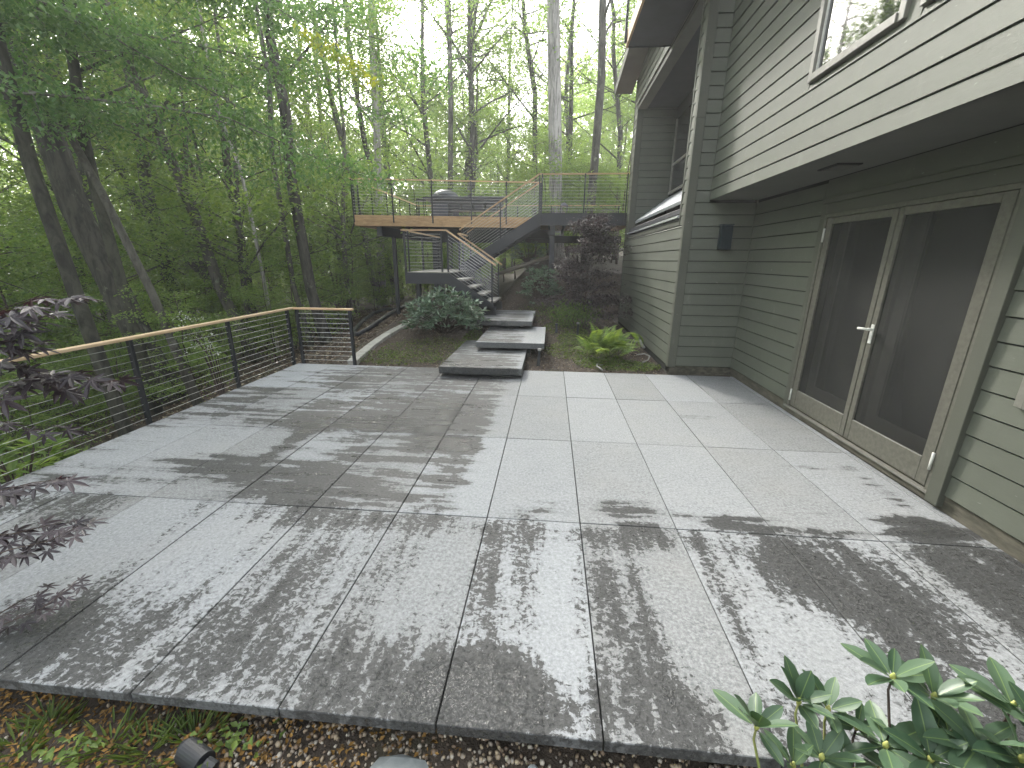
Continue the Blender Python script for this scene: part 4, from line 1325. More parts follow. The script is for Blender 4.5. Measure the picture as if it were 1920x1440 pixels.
def plant(kind, x, y, s, rot):
    nm, cat, grp = kinds[kind]
    far, side = where(x, y)
    word = {'tall': ("stout tall" if s > 1.1 else "tall slender" if s < .95 else "tall") + " dark trunked tree",
            'mid': ("broad" if s > 1.0 else "small" if s < .85 else "medium") + " pale green understory tree",
            'low': ("big" if s > 1.0 else "tiny" if s < .7 else "low") + " green leafy sapling"}[kind]
    t = thing(nm, "%s, %s, %s" % (word, far, side), cat, (x, y, float(ground_z(x, y))), grp)
    PLANTED.append(t)
    mw, mc = protos[kind][rng.integers(0, 3)]
    t.scale = (s, s, s)
    t.rotation_euler = (0, 0, rot)
    for nn, me_ in (("trunk", mw), ("crown", mc)):
        o = bpy.data.objects.new(nn, me_)
        COL.objects.link(o)
        o.parent = t


PLANTED = []


def blocked(x, y):
    if x > -6.2 and y < 17.6 and x < 9: return True          # deck, garden, house
    if x > 2.0 and y < 17: return True
    if x > -5.3 and y < 6: return True
    return False


def scatter(kind, n_, ymin, ymax, amin, amax, smin, smax, dmin):
    placed = []
    tries = 0
    while len(placed) < n_ and tries < 4000:
        tries += 1
        a = math.radians(rng.uniform(amin, amax))
        dd = math.sqrt(rng.uniform(ymin ** 2, ymax ** 2))
        x = CAM.x + dd * math.sin(a); y = CAM.y + dd * math.cos(a)
        if blocked(x, y): continue
        if any((x - p[0]) ** 2 + (y - p[1]) ** 2 < dmin * dmin for p in placed): continue
        placed.append((x, y))
        plant(kind, x, y, rng.uniform(smin, smax), rng.uniform(0, 6.28))


scatter('tall', 8, 18, 32, -52, 8, 1.0, 1.3, 3.0)
scatter('tall', 46, 22, 52, -68, 14, .85, 1.25, 3.0)
scatter('mid', 8, 13.5, 19, -74, -20, .8, 1.15, 2.8)
scatter('mid', 40, 17, 42, -72, 12, .8, 1.3, 2.2)
scatter('low', 22, 7.5, 12, -76, -15, .25, .5, 1.2)
scatter('low', 34, 11, 17, -70, -12, .4, .85, 1.3)
scatter('low', 50, 14, 32, -60, 12, .8, 1.5, 1.4)
scatter('low', 26, 17.8, 24, -26, 9, .7, 1.2, 1.0)
scatter('tall', 13, 14, 34, -135, -76, .8, 1.1, 2.8)
scatter('mid', 12, 11, 26, -135, -78, .7, 1.2, 2.4)

def photo_u(o):
    d = o.location + Vector((0, 0, 1.5)) - CAM
    return d.dot(c_r2) / max(d.dot(c_fwd), .1)
same = {}
for t in PLANTED:
    same.setdefault(t['label'], []).append(t)
NUM = ["", "", "two", "three", "four", "five", "six", "seven", "eight", "nine"]
ORD = ["leftmost", "second", "third", "fourth", "fifth", "sixth", "seventh", "eighth", "ninth"]
for lab, ts in same.items():
    if len(ts) > 1 and len(ts) < 10 and "reflections" not in lab:
        for k, t in enumerate(sorted(ts, key=photo_u)):
            t['label'] = "%s of %s: %s" % ("rightmost" if k == len(ts) - 1 else ORD[k], NUM[len(ts)], lab)

# far woods: one mass of leaves that nobody could count
n_ = 130000
a = np.radians(rng.uniform(-140, 24, n_)); dd = rng.uniform(48, 66, n_)
x = CAM.x + dd * np.sin(a); y = CAM.y + dd * np.cos(a)
top = 17 + 3.5 * np.sin(a * 17) + 2.5 * np.sin(a * 41 + 1)
z = ground_z(x, y) + rng.uniform(0, 1, n_) ** 1.4 * top
C, D, N, L, W = leaves_random(rng, np.stack([x, y, z], 1), .55, .9, .7, up=.5)
tag(link("far_woods", leaf_mesh("far_woods", C, D, N, L, W, M['leaf_far'])), "mass of far green foliage closing off the woods", "woods", kind='stuff')

# ------------------------------------------------------------------ garden
# leaf litter on bed and hillside
n_ = 34000
x = rng.uniform(-3.6, 2.15, n_); y = rng.uniform(5.2, 11.2, n_)
n2 = 26000
x = np.concatenate([x, -3.7 - rng.exponential(3.0, n2)]); y = np.concatenate([y, rng.uniform(1, 17, n2)])
z = ground_z(x, y) + bumps(x, y) + rng.uniform(0, .02, len(x))
C, D, N, L, W = leaves_random(rng, np.stack([x, y, z], 1), .035, .45, .55)
D[:, 2] = rng.normal(0, .15, len(x)); L = L * np.where(np.arange(len(x)) < n_, .8, 2.1); W = L * .5
tag(link("leaf_litter", leaf_mesh("leaf_litter", C, D, N, L, W, M['litter'])), "dry brown leaf litter and wood chips over the garden soil and slope", "leaf litter", kind='stuff')
# weeds and grass patches
def patch(cx, cy, rx, ry, n_):
    a = rng.uniform(0, 2 * np.pi, n_); r = np.sqrt(rng.uniform(0, 1, n_))
    return np.stack([cx + rx * r * np.cos(a), cy + ry * r * np.sin(a)], 1)
Q = np.concatenate([patch(-1.7, 6.2, 1.0, .8, 1300), patch(-2.2, 5.7, .8, .4, 700), patch(-1.15, 7.0, .18, .9, 700), patch(1.0, 6.4, .7, .6, 1500), patch(1.3, 7.2, .8, .5, 1500), patch(1.5, 5.7, .7, .35, 1500), patch(.7, 8.0, .5, .6, 800), patch(0.1, 9.6, .6, .3, 300)])
z = ground_z(Q[:, 0], Q[:, 1]) + rng.uniform(.005, .05, len(Q))
C, D, N, L, W = leaves_random(rng, np.column_stack([Q, z]), .05, .8, .3)
D[:, 2] += .5
tag(link("weeds", leaf_mesh("weeds", C, D, N, L, W, M['leaf_grass'])), "low green weeds and grass in the garden bed", "weeds", kind='stuff')

# stone edging strip left of the bed
kerb = thing("stone_edging", "pale stone edging strip running from the patio towards the deck post", "edging", (-2.85, 5.4, 0))
prev = None
for k in range(9):
    t0, t1 = k / 9, (k + 1) / 9
    def pp(t): return Vector((-2.82 - .12 * math.sin(t * 3) + .55 * t ** 3, 5.34 + 4.1 * t, float(ground_z(-2.6, 5.4 + 4.1 * t)) + .015))
    a, b = pp(t0), pp(t1)
    MB().bar(a + (b - a) * .01, b - (b - a) * .01, .16, .10).build("edging_stone", M['concrete'], kerb, bevel=.008)

# rhododendron bushes in the bed
def bush(label, c, rx, ry, rz, n_w, leaf, mat, seed, name="rhododendron_bush", stems=14):
    rg = np.random.default_rng(seed)
    t = thing(name, label, "shrub", (c[0], c[1], c[2]))
    d = rg.normal(0, 1, (n_w, 3)); d[:, 2] = np.abs(d[:, 2]) * .9 - .15
    d /= np.linalg.norm(d, axis=1, keepdims=True)
    rr = rg.uniform(.62, 1.05, n_w)[:, None]
    W_ = np.array(c) + d * rr * np.array([rx, ry, rz]) + np.array([0, 0, rz * .25])
    mb = MB()
    for k in range(min(n_w, 60)):
        q = W_[k]
        mb.tube([(c[0] + rg.normal(0, .05), c[1] + rg.normal(0, .05), c[2] - .05), ((c[0] + q[0]) / 2, (c[1] + q[1]) / 2, (c[2] + q[2]) / 2 + .02), tuple(q)], [.012, .008, .004], 5, caps=False)
    mb.build("stems", M['twig'], t, smooth=True)
    m_ = 9
    az = rg.uniform(0, 2 * np.pi, (n_w, m_))
    el = rg.uniform(-.35, .75, (n_w, m_))
    D = np.stack([np.cos(az) * np.cos(el), np.sin(az) * np.cos(el), np.sin(el)], -1) + d[:, None, :] * .5
    D = D.reshape(-1, 3)
    C = np.repeat(W_, m_, 0) + D * leaf * .55
    N = np.tile([0, 0, 1.0], (len(C), 1)) + rg.normal(0, .3, (len(C), 3))
    L = leaf * rg.uniform(.75, 1.15, len(C))
    link("foliage", leaf_mesh("foliage", C, D, N, L, L * .34, mat, .18), t)
    return t
bush("broad rhododendron with pale edged leaves left of the stair foot", (-1.75, 7.3, .25), .80, .6, .62, 230, .13, M['leaf_shrub'], 3)
bush("rounded dark green rhododendron right of the stair foot", (.12, 9.75, .72), .52, .45, .6, 130, .10, M['leaf_shrub'], 4)
bush("loose grey green shrub under the deck behind the upper flight", (-.35, 12.4, 1.6), .6, .5, .55, 70, .10, M['leaf_shrub'], 5, name="shrub")

# purple japanese maple in front of the deck
jm = thing("japanese_maple", "dark purple japanese maple between the deck beam and the house corner", "tree", (1.15, 8.6, .3))
mb = MB()
CEN = []
tr = wobble(rng, (1.2, 8.7, .2), (1.25, 8.9, 2.5), 7, .03)
mb.tube(tr.tolist(), list(np.linspace(.03, .008, 7)), 7)
for k in range(34):
    f2 = rng.uniform(.08, .98)
    i = min(int(f2 * 6), 5)
    q0 = tr[i] + (tr[i + 1] - tr[i]) * (f2 * 6 - i)
    az = k * 2.4
    ln = (.85 * (1 - f2) + .35) * rng.uniform(.7, 1.05)
    q1 = q0 + np.array([math.cos(az) * ln, math.sin(az) * ln * .8, rng.uniform(.0, .4) * ln])
    q1[0] = min(q1[0], 2.0)
    mb.tube([q0.tolist(), ((q0 + q1) / 2 + [0, 0, .04]).tolist(), q1.tolist()], [.011, .007, .003], 4, caps=False)
    for t in np.linspace(.3, 1, 6):
        CEN.append(q0 + (q1 - q0) * t)
mb.build("trunk", M['twig'], jm, smooth=True)
CEN = np.array(CEN)
P_ = (CEN[:, None, :] + rng.normal(0, 1, (len(CEN), 70, 3)) * np.array([.14, .14, .05])).reshape(-1, 3)
P_[:, 0] = np.minimum(P_[:, 0], 2.12)
C, D, N, L, W = leaves_random(rng, P_, .055, .35, .5)
link("crown", leaf_mesh("crown", C, D, N, L, W, M['leaf_maple_far']), jm)
# feathery low evergreen below it
mb = MB()
bs = thing("feathery_shrub", "low dark feathery evergreen under the purple maple", "shrub", (.85, 8.3, .3))
P_ = rng.normal(0, 1, (1500, 3)) * np.array([.28, .25, .12]) + np.array([.85, 8.2, .52])
C, D, N, L, W = leaves_random(rng, P_, .08, .6, .15)
D[:, 2] -= .6
link("foliage", leaf_mesh("foliage", C, D, N, L, W, M['leaf_canopy']), bs)
for k in range(6):
    mb.tube([(.85, 8.25, .25), (.85 + .2 * math.cos(k), 8.25 + .2 * math.sin(k), .6)], [.012, .004], 5)
mb.build("stems", M['twig'], bs)

# ferns: every frond a part
fern = thing("fern", "clump of bright yellow green ferns by the house wall", "fern", (1.35, 6.2, .02))
fr_me = []
for v_ in range(3):
    rg = np.random.default_rng(v_)
    C, D = [], []
    for s in np.linspace(.10, 1, 34):
        wd = .115 * math.sin(min(s * 1.15, 1) * math.pi * .93) + .012
        for sd in (-1, 1):
            px_ = s * .55; pz = .50 * s - .52 * s * s
            C.append((px_ + .02, sd * wd * .5, pz)); D.append((.35, sd * 1.0, -.15)); fr_me_w = wd
    C = np.array(C); D = np.array(D)
    L = np.array([.115 * math.sin(min(s * 1.15, 1) * math.pi * .93) + .02 for s in np.linspace(.10, 1, 34) for _ in (0, 1)])
    me_ = leaf_mesh("frond", C, D, np.tile([0, 0, 1.], (len(C), 1)) + rg.normal(0, .15, (len(C), 3)), L, L * .11 + .003, M['leaf_fern'], .1)
    fr_me.append(me_)
for k in range(66):
    o = bpy.data.objects.new("frond", fr_me[k % 3])
    COL.objects.link(o)
    o.parent = fern
    cx = rng.normal(0, .2); cyy = rng.normal(0, .14)
    o.location = (cx, cyy, .02 + rng.uniform(0, .1))
    o.rotation_euler = (rng.normal(0, .2), -rng.uniform(.2, 1.1), rng.uniform(0, 6.28))
    s = rng.uniform(.45, 1.0)
    o.scale = (s, s, s)

# small things in the bed
def path_light(x, y, h, label, mat, lean=0.0):
    g = float(ground_z(x, y))
    t = thing("path_light", label, "path light", (x, y, g), "garden path lights")
    MB().quadbox([(x - .03, y - .02, g - .05), (x + .03, y - .02, g - .05), (x + .03, y + .02, g - .05), (x - .03, y + .02, g - .05),
                  (x - .016 + lean, y - .015, g + h), (x + .016 + lean, y - .015, g + h), (x + .016 + lean, y + .015, g + h), (x - .016 + lean, y + .015, g + h)]).build("stake", M[mat], t)
    box("light_head", M['pipe_white' if h > .2 else mat], t, x - .028 + lean, x + .028 + lean, y - .03, y + .03, g + h + .001, g + h + .03)
path_light(.21, 5.55, .25, "black path light nearest the patio beside the lowest slab", 'plastic', .015)
path_light(.95, 7.5, .26, "thin black path light standing beyond the fern", 'plastic')
path_light(.52, 7.6, .19, "small grey path light by the topmost slab", 'panel_grey')

cp_ = thing("corrugated_pipe", "black corrugated drain pipe coiled beside the deck footing", "pipe", (-4.3, 10.0, -.6))
ctrl = [at(u, v, 2, -.3) for (u, v) in ((742, 596), (722, 588), (700, 592), (682, 604), (668, 618), (662, 630), (672, 637), (692, 632), (715, 617), (738, 604), (762, 594), (790, 586), (815, 580))]
pts = []
for k in range(len(ctrl) - 1):
    for j in range(6):
        q = ctrl[k].lerp(ctrl[k + 1], j / 6)
        pts.append((q.x, q.y, float(ground_z(q.x, q.y)) + .07))
rad = [.055 + (.007 if k % 2 else 0) for k in range(len(pts))]
MB().tube(pts, rad, 10).build("pipe", M['plastic'], cp_, smooth=False)

hose = MB().tube([(1.20, 5.21, .035), (1.17, 5.26, .05), (1.13, 5.38, .055), (1.15, 5.5, .06), (1.25, 5.6, .02)], .012, 8).build("conduit", M['pipe_white'], None, smooth=True)
tag(hose, "short pale bent conduit crossing from the fern to the patio joint", "conduit")
hose2 = MB().tube([(1.85, 6.0, .12), (1.98, 6.02, .14), (2.05, 5.92, .12), (2.0, 5.8, .08), (1.9, 5.75, .05)], .011, 8).build("hose_loop", M['pipe_white'], None, smooth=True)
tag(hose2, "small loop of pale hose on the soil at the house corner", "hose")
dsp = MB().tube([(1.95, 6.75, .2), (2.05, 6.8, .22), (2.10, 6.62, .12)], .028, 8).build("pipe_elbow", M['pipe_white'], None, smooth=True)
tag(dsp, "pale pipe elbow against the foot of the green wall", "pipe")

# rubble and rocks behind / timber retaining log
tl = MB()
a, b = at(935, 513, 1, 10.9), at(1032, 478, 1, 10.9)
tl.tube([tuple(a + Vector((-.1, 0, -.04))), tuple(a.lerp(b, .5) + Vector((0, 0, -.02))), tuple(b + Vector((.1, 0, .0)))], [.05, .06, .05], 8)
tag(tl.build("timber_log", M['timber'], None, smooth=True), "old timber log edging the slope under the deck", "log")

def rock(name, label, c, r, seed, mat, squash=(1, 1, .6)):
    rg = np.random.default_rng(seed)
    bm = bmesh.new()
    bmesh.ops.create_icosphere(bm, subdivisions=2, radius=1)
    dirs = rg.normal(0, 1, (5, 3))
    for v in bm.verts:
        k = 1 + sum(.13 * math.sin(3 * float(np.dot(dirs[i], v.co)) + i) for i in range(5)) / 2
        v.co = Vector((v.co.x * r * squash[0] * k, v.co.y * r * squash[1] * k, v.co.z * r * squash[2] * k))
    me_ = bpy.data.meshes.new(name)
    bm.to_mesh(me_); bm.free()
    me_.materials.append(M[mat])
    o = link(name, me_)
    o.location = c
    return tag(o, label, "rock") if label else o
for k, (u, v, lab) in enumerate(((985, 497, "pale rock left of a pair under the deck"), (1003, 491, "pale rock right of a pair under the deck"))):
    p = at(u, v, 1, 11.6)
    rock("rock", lab, tuple(p), .14, 40 + k, 'concrete')

# ------------------------------------------------------------------ foreground strip
n_ = 9000
x = rng.uniform(-2.4, 1.7, n_); y = -rng.uniform(-.08, .75, n_)
keep = (x > -1.0 + rng.normal(0, .12, n_)) | (rng.uniform(0, 1, n_) < .04)
x, y = x[keep], y[keep]
m_ = len(x)
bm = bmesh.new(); bmesh.ops.create_icosphere(bm, subdivisions=1, radius=1)
iv = np.array([v.co[:] for v in bm.verts]); fi = np.array([[v.index for v in f.verts] for f in bm.faces]); bm.free()
sc3 = rng.uniform(.004, .011, (m_, 1, 1)) * rng.uniform(.6, 1.3, (m_, 1, 3))
V = iv[None] * sc3
rot = rng.uniform(0, 6.28, m_)
cx_, sx_ = np.cos(rot)[:, None], np.sin(rot)[:, None]
VX = V[:, :, 0] * cx_ - V[:, :, 1] * sx_; VY = V[:, :, 0] * sx_ + V[:, :, 1] * cx_
z = ground_z(x, y) + bumps(x, y) * .4 + rng.uniform(0, .012, m_)
V = np.stack([VX + x[:, None], VY + y[:, None], V[:, :, 2] + z[:, None]], -1).reshape(-1, 3)
Fi = (fi[None] + (np.arange(m_) * len(iv))[:, None, None]).reshape(-1, 3)
me = bpy.data.meshes.new("gravel")
me.from_pydata(V.tolist(), [], Fi.tolist())
me.polygons.foreach_set("use_smooth", [True] * len(me.polygons))
me.materials.append(M['pebble'])
tag(link("gravel", me), "small tan and brown gravel along the patio's front edge", "gravel", kind='stuff')

n_ = 9000
x = np.minimum(rng.uniform(-2.6, 0.1, n_), rng.uniform(-2.6, .6, n_)); y = -rng.uniform(-.08, .9, n_)
z = ground_z(x, y) + rng.uniform(0, .02, n_)
C, D, N, L, W = leaves_random(rng, np.stack([x, y, z], 1), .022, .5, .6)
D[:, 2] = rng.normal(0, .2, n_)
tag(link("wood_chips", leaf_mesh("wood_chips", C, D, N, L, W, M['ochre_litter'])), "damp ochre and brown wood chips in the bottom left corner", "mulch", kind='stuff')

def tuft(cx, cy, n_, h, label, seed, w=.008):
    rg = np.random.default_rng(seed)
    a = rg.uniform(0, 6.28, n_); r = rg.uniform(0, .09, n_)
    g = float(ground_z(cx, cy))
    D = np.stack([np.cos(a) * .8, np.sin(a) * .8, rg.uniform(.6, 1.6, n_)], 1)
    D /= np.linalg.norm(D, axis=1, keepdims=True)
    L = h * rg.uniform(.5, 1.1, n_)
    C = np.stack([cx + r * np.cos(a), cy + r * np.sin(a), np.full(n_, g)], 1) + D * L[:, None] * .45
    N = np.stack([-np.cos(a), -np.sin(a), np.full(n_, .5)], 1)
    tag(link("grass_tuft", leaf_mesh("grass_tuft", C, D, N, L, np.full(n_, w), M['leaf_grass'])), label, "grass tuft", "grass tufts by the patio front")
for k, (u, v, lab) in enumerate(((110, 1330, "grass tuft against the slab edge at bottom left"), (205, 1385, "yellowish grass tuft in the mulch below the slab edge"), (275, 1400, "small grass tuft just left of the black spotlight"), (370, 1360, "grass tuft behind the black spotlight"), (30, 1400, "grass clump in the bottom left corner"))):
    p = at(u, v, 2, -.12)
    tuft(p.x, min(p.y, -.04), 60, .10, lab, 60 + k)
for k, (u, v, lab) in enumerate(((462, 1362, "small broad leaved weed under the slab edge"), (120, 1420, "bluish broad leaved weed at the bottom left"))):
    p = at(u, v, 2, -.12)
    rg = np.random.default_rng(80 + k)
    P_ = rg.normal(0, 1, (50, 3)) * np.array([.07, .04, .015]) + np.array([p.x, min(p.y, -.06), -.09])
    C, D, N, L, W = leaves_random(rg, P_, .032, .5, .6)
    tag(link("weed", leaf_mesh("weed", C, D, N, L, W, M['leaf_grass'])), lab, "weed", kind='stuff')

# black spotlight
p = at(375, 1400, 2, -.06)
sl = thing("garden_spotlight", "black cylindrical garden spotlight lying in the mulch below the slab edge", "spotlight", (p.x, -.13, -.13))
MB().tube([(p.x - .06, -.115, -.085), (p.x - .055, -.115, -.083), (p.x + .045, -.15, -.08)], [.036, .04, .038], 28).build("light_head", M['plastic'], sl, smooth=False)
MB().tube([(p.x + .05, -.155, -.08), (p.x + .085, -.16, -.09)], [.028, .026], 12).build("light_hood", M['plastic'], sl)
MB().tube([(p.x + .0, -.15, -.10), (p.x + .0, -.2, -.2)], .014, 8).build("stake", M['plastic'], sl)
# flat slate and pale pebbles
p = at(745, 1432, 2, -.1)
o = rock("flat_stone", None, (p.x, p.y - .035, -.135), .125, 91, 'slate', (1, .62, .26))
tag(o, "flat blue grey slate stone half buried in the gravel", "stone")
for k, (u, v, r, lab) in enumerate(((1067, 1425, .018, "single cream pebble larger than the gravel around it"), (1000, 1420, .02, "dull grey pebble left of the cream pebble"))):
    p = at(u, v, 2, -.12)
    o = rock("pebble", None, (p.x, min(p.y, -.03), -.125), r, 95 + k, 'concrete' if k == 0 else 'slate', (1, .8, .8))
    tag(o, lab, "pebble")
# fallen twig
tag(MB().tube([tuple(at(525, 1425, 2, -.10)), tuple(at(545, 1385, 2, -.10)), tuple(at(585, 1352, 2, -.10))], [.003, .003, .002], 5).build("twig", M['twig'], None), "thin dark twig lying from the gravel to the slab edge", "twig")

# ---- foreground rhododendron: every leaf a part
def rh_leaf():
    bm = bmesh.new()
    prof = [(0, .002), (.08, .055), (.25, .125), (.5, .165), (.75, .135), (.92, .065), (1.0, .004)]
    rowsv = []
    for t, w in prof:
        zc = -.16 * t * t + .05 * t
        rowsv.append([bm.verts.new((t, -w, zc + .045 * (w / .16))), bm.verts.new((t, -w * .5, zc + .012)), bm.verts.new((t, 0, zc - .006)), bm.verts.new((t, w * .5, zc + .012)), bm.verts.new((t, w, zc + .045 * (w / .16)))])
    for a, b in zip(rowsv[:-1], rowsv[1:]):
        for k in range(4):
            bm.faces.new((a[k], b[k], b[k + 1], a[k + 1]))
    me_ = bpy.data.meshes.new("leaf")
    bm.to_mesh(me_); bm.free()
    me_.polygons.foreach_set("use_smooth", [True] * len(me_.polygons))
    return me_
n = NT("rhododendron_near_leaf")
tc = n.n("ShaderNodeTexCoord").outputs["Object"]
sp3 = n.n("ShaderNodeSeparateXYZ"); n.t.links.new(tc, sp3.inputs[0])
rib = n.smooth(n.math('ABSOLUTE', sp3.outputs[1]), .012, .004)
vein = n.n("ShaderNodeTexWave", wave_type='BANDS', bands_direction='X')
n.put(vein.inputs["Vector"], n.vmath('ADD', tc, n.vmath('MULTIPLY', n.vmath('ABSOLUTE', tc, (0, 0, 0)), (0, 0, 0))))
vein.inputs["Scale"].default_value = 3.2
vein.inputs["Distortion"].default_value = 1.5
c = n.mix(n.rand(), (0.042, 0.08, 0.044), (0.085, 0.135, 0.078))
c = n.mix(n.math('MULTIPLY', n.smooth(n.noise(25, 4), .5, .75), .3), c, (.1, .16, .07))
c = n.mix(n.math('MULTIPLY', rib, .6), c, (.2, .28, .09))
n.fin(c, .42, spec=.4)

trn = n.n("ShaderNodeBsdfTranslucent"); n.t.links.new(n.vmath('MULTIPLY', c, (1.6, 1.8, .6)), trn.inputs[0])
ms = n.n("ShaderNodeMixShader"); ms.inputs[0].default_value = .12
n.t.links.new(n.b.outputs[0], ms.inputs[1]); n.t.links.new(trn.outputs[0], ms.inputs[2]); n.t.links.new(ms.outputs[0], n.out.inputs[0])
M['rh_near'] = n.m
leaf_me = rh_leaf(); leaf_me.materials.append(M['rh_near'])
rh = thing("rhododendron_bush", "foreground rhododendron with whorled glossy leaves at the bottom right", "shrub", (1.3, -.25, -.15))
WH = [  # u, v, z of the whorl centre, leaf length, upness, count
    (1418, 1365, .20, .115, .55, 8), (1497, 1318, .24, .105, .6, 8), (1552, 1332, .20, .10, .6, 7), (1673, 1272, .36, .11, .35, 9), (1750, 1308, .32, .115, .45, 8),
    (1540, 1422, .16, .10, .3, 8), (1486, 1438, .12, .09, .4, 7), (1606, 1365, .18, .075, .5, 6), (1898, 1325, .34, .12, .2, 8), (1660, 1400, .22, .12, .25, 9),
    (1835, 1400, .28, .13, .3, 9), (1745, 1425, .24, .12, .2, 9), (1915, 1425, .30, .12, .3, 8), (1600, 1450, .14, .11, .4, 7), (1780, 1380, .24, .10, .2, 7), (1700, 1470, .18, .12, .4, 8), (1860, 1480, .24, .13, .4, 8), (1950, 1370, .34, .13, .3, 8)]
stem_mb = []
rg = np.random.default_rng(8)
for (u, v, z, ll, upn, cnt) in WH:
    p = at(u, v, 2, z)
    a0 = rg.uniform(0, 6.28)
    for k in range(cnt):
        o = bpy.data.objects.new("leaf", leaf_me)
        COL.objects.link(o); o.parent = rh; o.matrix_parent_inverse = parent_inv(rh)
        az = a0 + k * 2 * math.pi / cnt + rg.uniform(-.25, .25)
        el = rg.normal(upn + .12, .38)
        d = Vector((math.cos(az) * math.cos(el), math.sin(az) * math.cos(el), math.sin(el)))
        q = d.to_track_quat('X', 'Z')
        o.rotation_mode = 'QUATERNION'
        from mathutils import Quaternion
        o.rotation_quaternion = q @ Quaternion((1, 0, 0), rg.normal(0, .22))
        o.location = p + d * .012
        s = 1.15 * ll * rg.uniform(.72, 1.08)
        o.scale = (s, s * rg.uniform(1.15, 1.45), s)
    MB().tube([tuple(p + Vector((0, 0, -.005))), tuple(p + Vector((0, 0, .008))), tuple(p + Vector((0, 0, .022)))], [.006, .0085, .003], 8).build("bud", M['bud'], rh, smooth=True)
    root = Vector((1.15 + (p.x - 1.15) * .35, -.42 + (p.y + .42) * .25, -.16))
    MB().tube([tuple(root), tuple(root.lerp(p, .5) + Vector((rg.normal(0, .02), rg.normal(0, .02), -.03))), tuple(p - Vector((0, 0, .05))), tuple(p)], [.007, .0055, .004, .0035], 6).build("stem", M['stem_green'] if rg.uniform() < .6 else M['twig'], rh, smooth=True)

# ---- foreground purple maple branches: every leaf a part
def mp_leaf():
    lobes = [(-2.25, .38), (-1.55, .68), (-.78, .92), (0, 1.0), (.78, .92), (1.55, .68), (2.25, .38)]
    pts = [(-.10, 0)]
    seq = []
    for k, (a, r) in enumerate(lobes):
        if k:
            am = (a + lobes[k - 1][0]) / 2
            seq.append((am, .27))
        seq += [(a - .27, r * .46), (a - .17, r * .68), (a, r), (a + .17, r * .68), (a + .27, r * .46)]
    vs = [(0, 0, 0)]
    for a, r in seq:
        vs.append((r * math.cos(a), r * math.sin(a), -.22 * r * r + .02))
    fs = [(0, k, k + 1) for k in range(1, len(vs) - 1)]
    mb = MB(); mb.v = vs; mb.f = fs
    i = len(vs)
    mb.v += [(0, 0, 0), (-.5, .01, -.02), (-.5, -.01, -.02)]
    mb.f.append((i, i + 1, i + 2))
    me_ = bpy.data.meshes.new("leaf"); me_.from_pydata(mb.v, [], mb.f)
    return me_
mleaf = mp_leaf(); mleaf.materials.append(M['leaf_maple'])
nm_ = thing("japanese_maple", "near purple japanese maple with star shaped leaves reaching in from the left", "tree", (-1.75, -.1, -.15))
rg = np.random.default_rng(14)
def mbranch(p0, pts_px, side=True, dens=1.0, size=.045, spread=.05):
    """a branch through photo points (u, v, distance along y)"""
    pts = [Vector(p0)] + [at(u, v, 1, yy) for (u, v, yy) in pts_px]
    n_ = len(pts)
    MB().tube([tuple(q) for q in pts], list(np.linspace(.0045, .0012, n_)), 6).build("branch", M['twig'], nm_, smooth=True)
    seg = [(pts[i + 1] - pts[i]).length for i in range(1, n_ - 1)]
    tot = sum(seg)
    cnt = max(3, int(tot / .034 * dens))
    for k in range(cnt):
        s = k / (cnt - 1) * tot
        i = 1
        while i < n_ - 2 and s > seg[i - 1]:
            s -= seg[i - 1]; i += 1
        b = pts[i].lerp(pts[i + 1], min(s / max(seg[i - 1], 1e-5), 1))
        dr = (pts[i + 1] - pts[i]).normalized()
        sd = Vector((dr.y, -dr.x, 0)).normalized() * (1 if k % 2 else -1)
        d = (dr * rg.uniform(.3, 1) + sd * rg.uniform(.2, 1.0) + Vector((0, 0, rg.uniform(-.5, -.1)))).normalized()
        o = bpy.data.objects.new("leaf", mleaf)
        COL.objects.link(o); o.parent = nm_; o.matrix_parent_inverse = parent_inv(nm_)
        up = (Vector((0, 0, 1)) + Vector((rg.normal(0, .3), rg.normal(0, .3) - .35, 0))).normalized()
        zax = (up - d * up.dot(d)).normalized()
        yax = zax.cross(d)
        mt = Matrix((d, yax, zax)).transposed()
        o.rotation_mode = 'QUATERNION'
        o.rotation_quaternion = mt.to_quaternion()
        sz = 1.6 * size * rg.uniform(.7, 1.15)
        o.location = b + d * (.5 * sz + .015) + Vector((0, 0, rg.uniform(-.02, .01)))
        o.scale = (sz, sz, sz)
MR = (-1.75, .05, -.1)
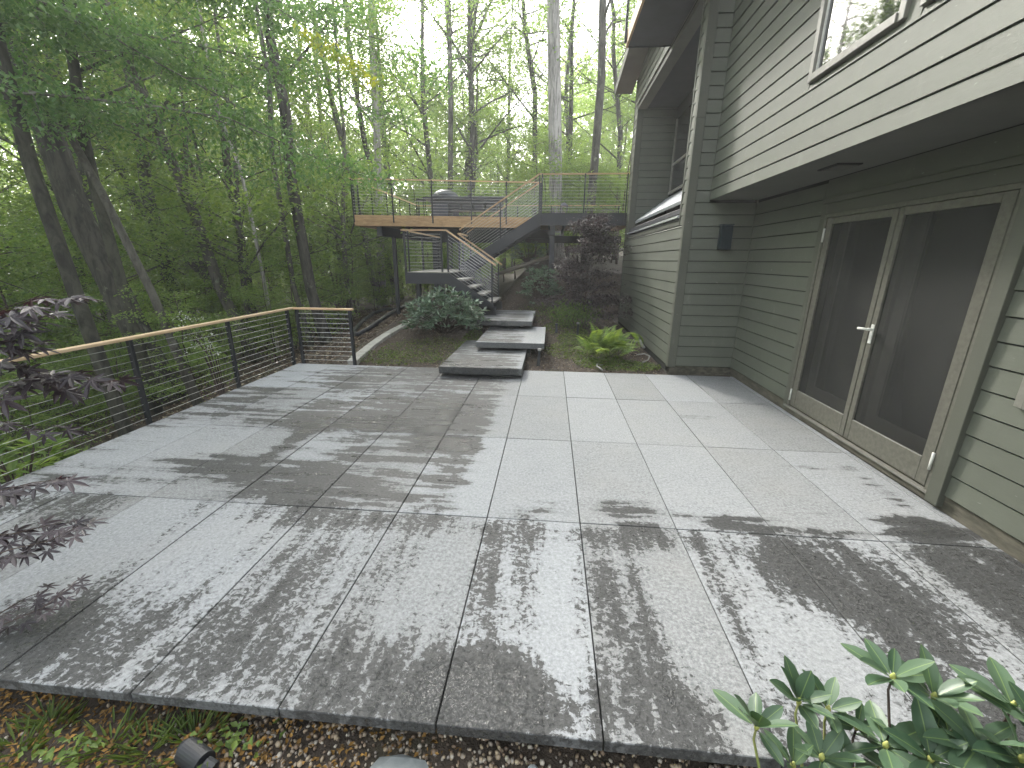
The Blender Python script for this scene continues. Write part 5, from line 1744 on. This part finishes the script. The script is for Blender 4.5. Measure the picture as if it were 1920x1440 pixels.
for br in (
        dict(p0=(-2.5, .1, .55), pts_px=[(-60, 1010, .35), (30, 1000, .42), (90, 985, .48), (130, 975, .5)], dens=1.5, size=.050),
        dict(p0=(-2.5, .1, .5), pts_px=[(-60, 1060, .3), (20, 1030, .35), (90, 1015, .4), (150, 985, .45)], dens=1.3, size=.045),
        dict(p0=(-2.5, .1, .4), pts_px=[(-60, 1200, .2), (20, 1165, .22), (80, 1140, .25), (140, 1095, .3)], dens=1.3, size=.032),
        dict(p0=(-2.5, .1, .4), pts_px=[(-60, 1170, .2), (0, 1150, .22), (50, 1120, .25), (90, 1105, .3)], dens=1.3, size=.032),
        dict(p0=(-2.5, .2, .7), pts_px=[(-60, 930, .45), (0, 920, .5), (60, 905, .55), (100, 900, .6)], dens=1.6, size=.055),
        dict(p0=(-2.6, .3, .9), pts_px=[(-60, 760, .9), (20, 720, 1.0), (110, 700, 1.1), (200, 705, 1.2)], dens=1.5, size=.075),
        dict(p0=(-2.6, .3, .9), pts_px=[(-60, 700, .9), (0, 670, 1.0), (60, 690, 1.1), (130, 730, 1.2)], dens=1.5, size=.07),
        dict(p0=(-2.6, .3, 1.1), pts_px=[(-60, 600, .9), (0, 580, 1.0), (60, 560, 1.1), (140, 552, 1.2)], dens=1.4, size=.07),
        dict(p0=(-2.6, .3, 1.1), pts_px=[(-60, 640, .9), (0, 620, 1.0), (50, 600, 1.1), (80, 585, 1.2)], dens=1.6, size=.07),
        dict(p0=(-2.6, .3, .8), pts_px=[(-60, 800, .9), (0, 790, 1.0), (60, 800, 1.1), (120, 800, 1.2)], dens=1.0, size=.06),
        dict(p0=(-2.6, .3, 1.0), pts_px=[(-60, 650, .8), (-20, 640, .9), (30, 650, 1.0), (70, 640, 1.1)], dens=1.5, size=.06)):
    mbranch(**br)
MB().tube([(-2.75, .0, -.25), (-2.7, .1, .4), (-2.65, .2, 1.0), (-2.6, .3, 1.3)], [.03, .024, .016, .008], 8).build("trunk", M['twig'], nm_, smooth=True)

# green shrub below the railing at the left edge
bush("light green leafy shrub behind the railing at the left edge", (-3.95, 1.6, -.45), .35, .5, .5, 60, .12, M['leaf_under'], 9, name="leafy_shrub")
# white flowering sprays behind the railing
fl = thing("flowering_shrub", "shrub with clusters of white blossom seen through the railing", "shrub", (-5.0, 5.4, -1.0))
FC = np.array([tuple(at(u, v, 1, 5.4)) for (u, v) in ((335, 592), (352, 596), (368, 598), (345, 612), (362, 630), (380, 640), (395, 650), (372, 645), (358, 655), (405, 660), (388, 628))])
P_ = (FC[:, None] + rng.normal(0, 1, (len(FC), 16, 3)) * np.array([.06, .08, .025])).reshape(-1, 3)
C, D, N, L, W = leaves_random(rng, P_, .03, .8, .8)
link("blossom", leaf_mesh("blossom", C, D, N, L, W, M['leaf_pale']), fl)
mb = MB()
for q in FC:
    mb.tube([(-5.2, 5.4, -1.3), tuple((np.array((-5.2, 5.4, -.2)) + q) / 2), tuple(q)], [.012, .007, .003], 5, caps=False)
mb.build("stems", M['twig'], fl)
P_ = (FC[:, None] + rng.normal(0, 1, (len(FC), 30, 3)) * np.array([.16, .16, .12]) - np.array([0, 0, .15])).reshape(-1, 3)
C, D, N, L, W = leaves_random(rng, P_, .06, .5, .5)
link("foliage", leaf_mesh("foliage", C, D, N, L, W, M['leaf_under']), fl)

# ------------------------------------------------------------------ damp summer air
hz = MB().box(-160, 130, -70, 215, -30, 45).build("haze", bpy.data.materials.new("damp_air"), None)
tag(hz, "thin pale damp haze filling the woods", "haze", kind='stuff')
hm = hz.data.materials[0]
hm.use_nodes = True
ht = hm.node_tree
for nd in list(ht.nodes):
    if nd.type != 'OUTPUT_MATERIAL':
        ht.nodes.remove(nd)
pv = ht.nodes.new("ShaderNodeVolumePrincipled")
pv.inputs["Color"].default_value = (0.93, 0.96, 0.95, 1)
pv.inputs["Density"].default_value = 0.0028
pv.inputs["Anisotropy"].default_value = 0.35
ht.links.new(pv.outputs[0], [nd for nd in ht.nodes if nd.type == 'OUTPUT_MATERIAL'][0].inputs["Volume"])
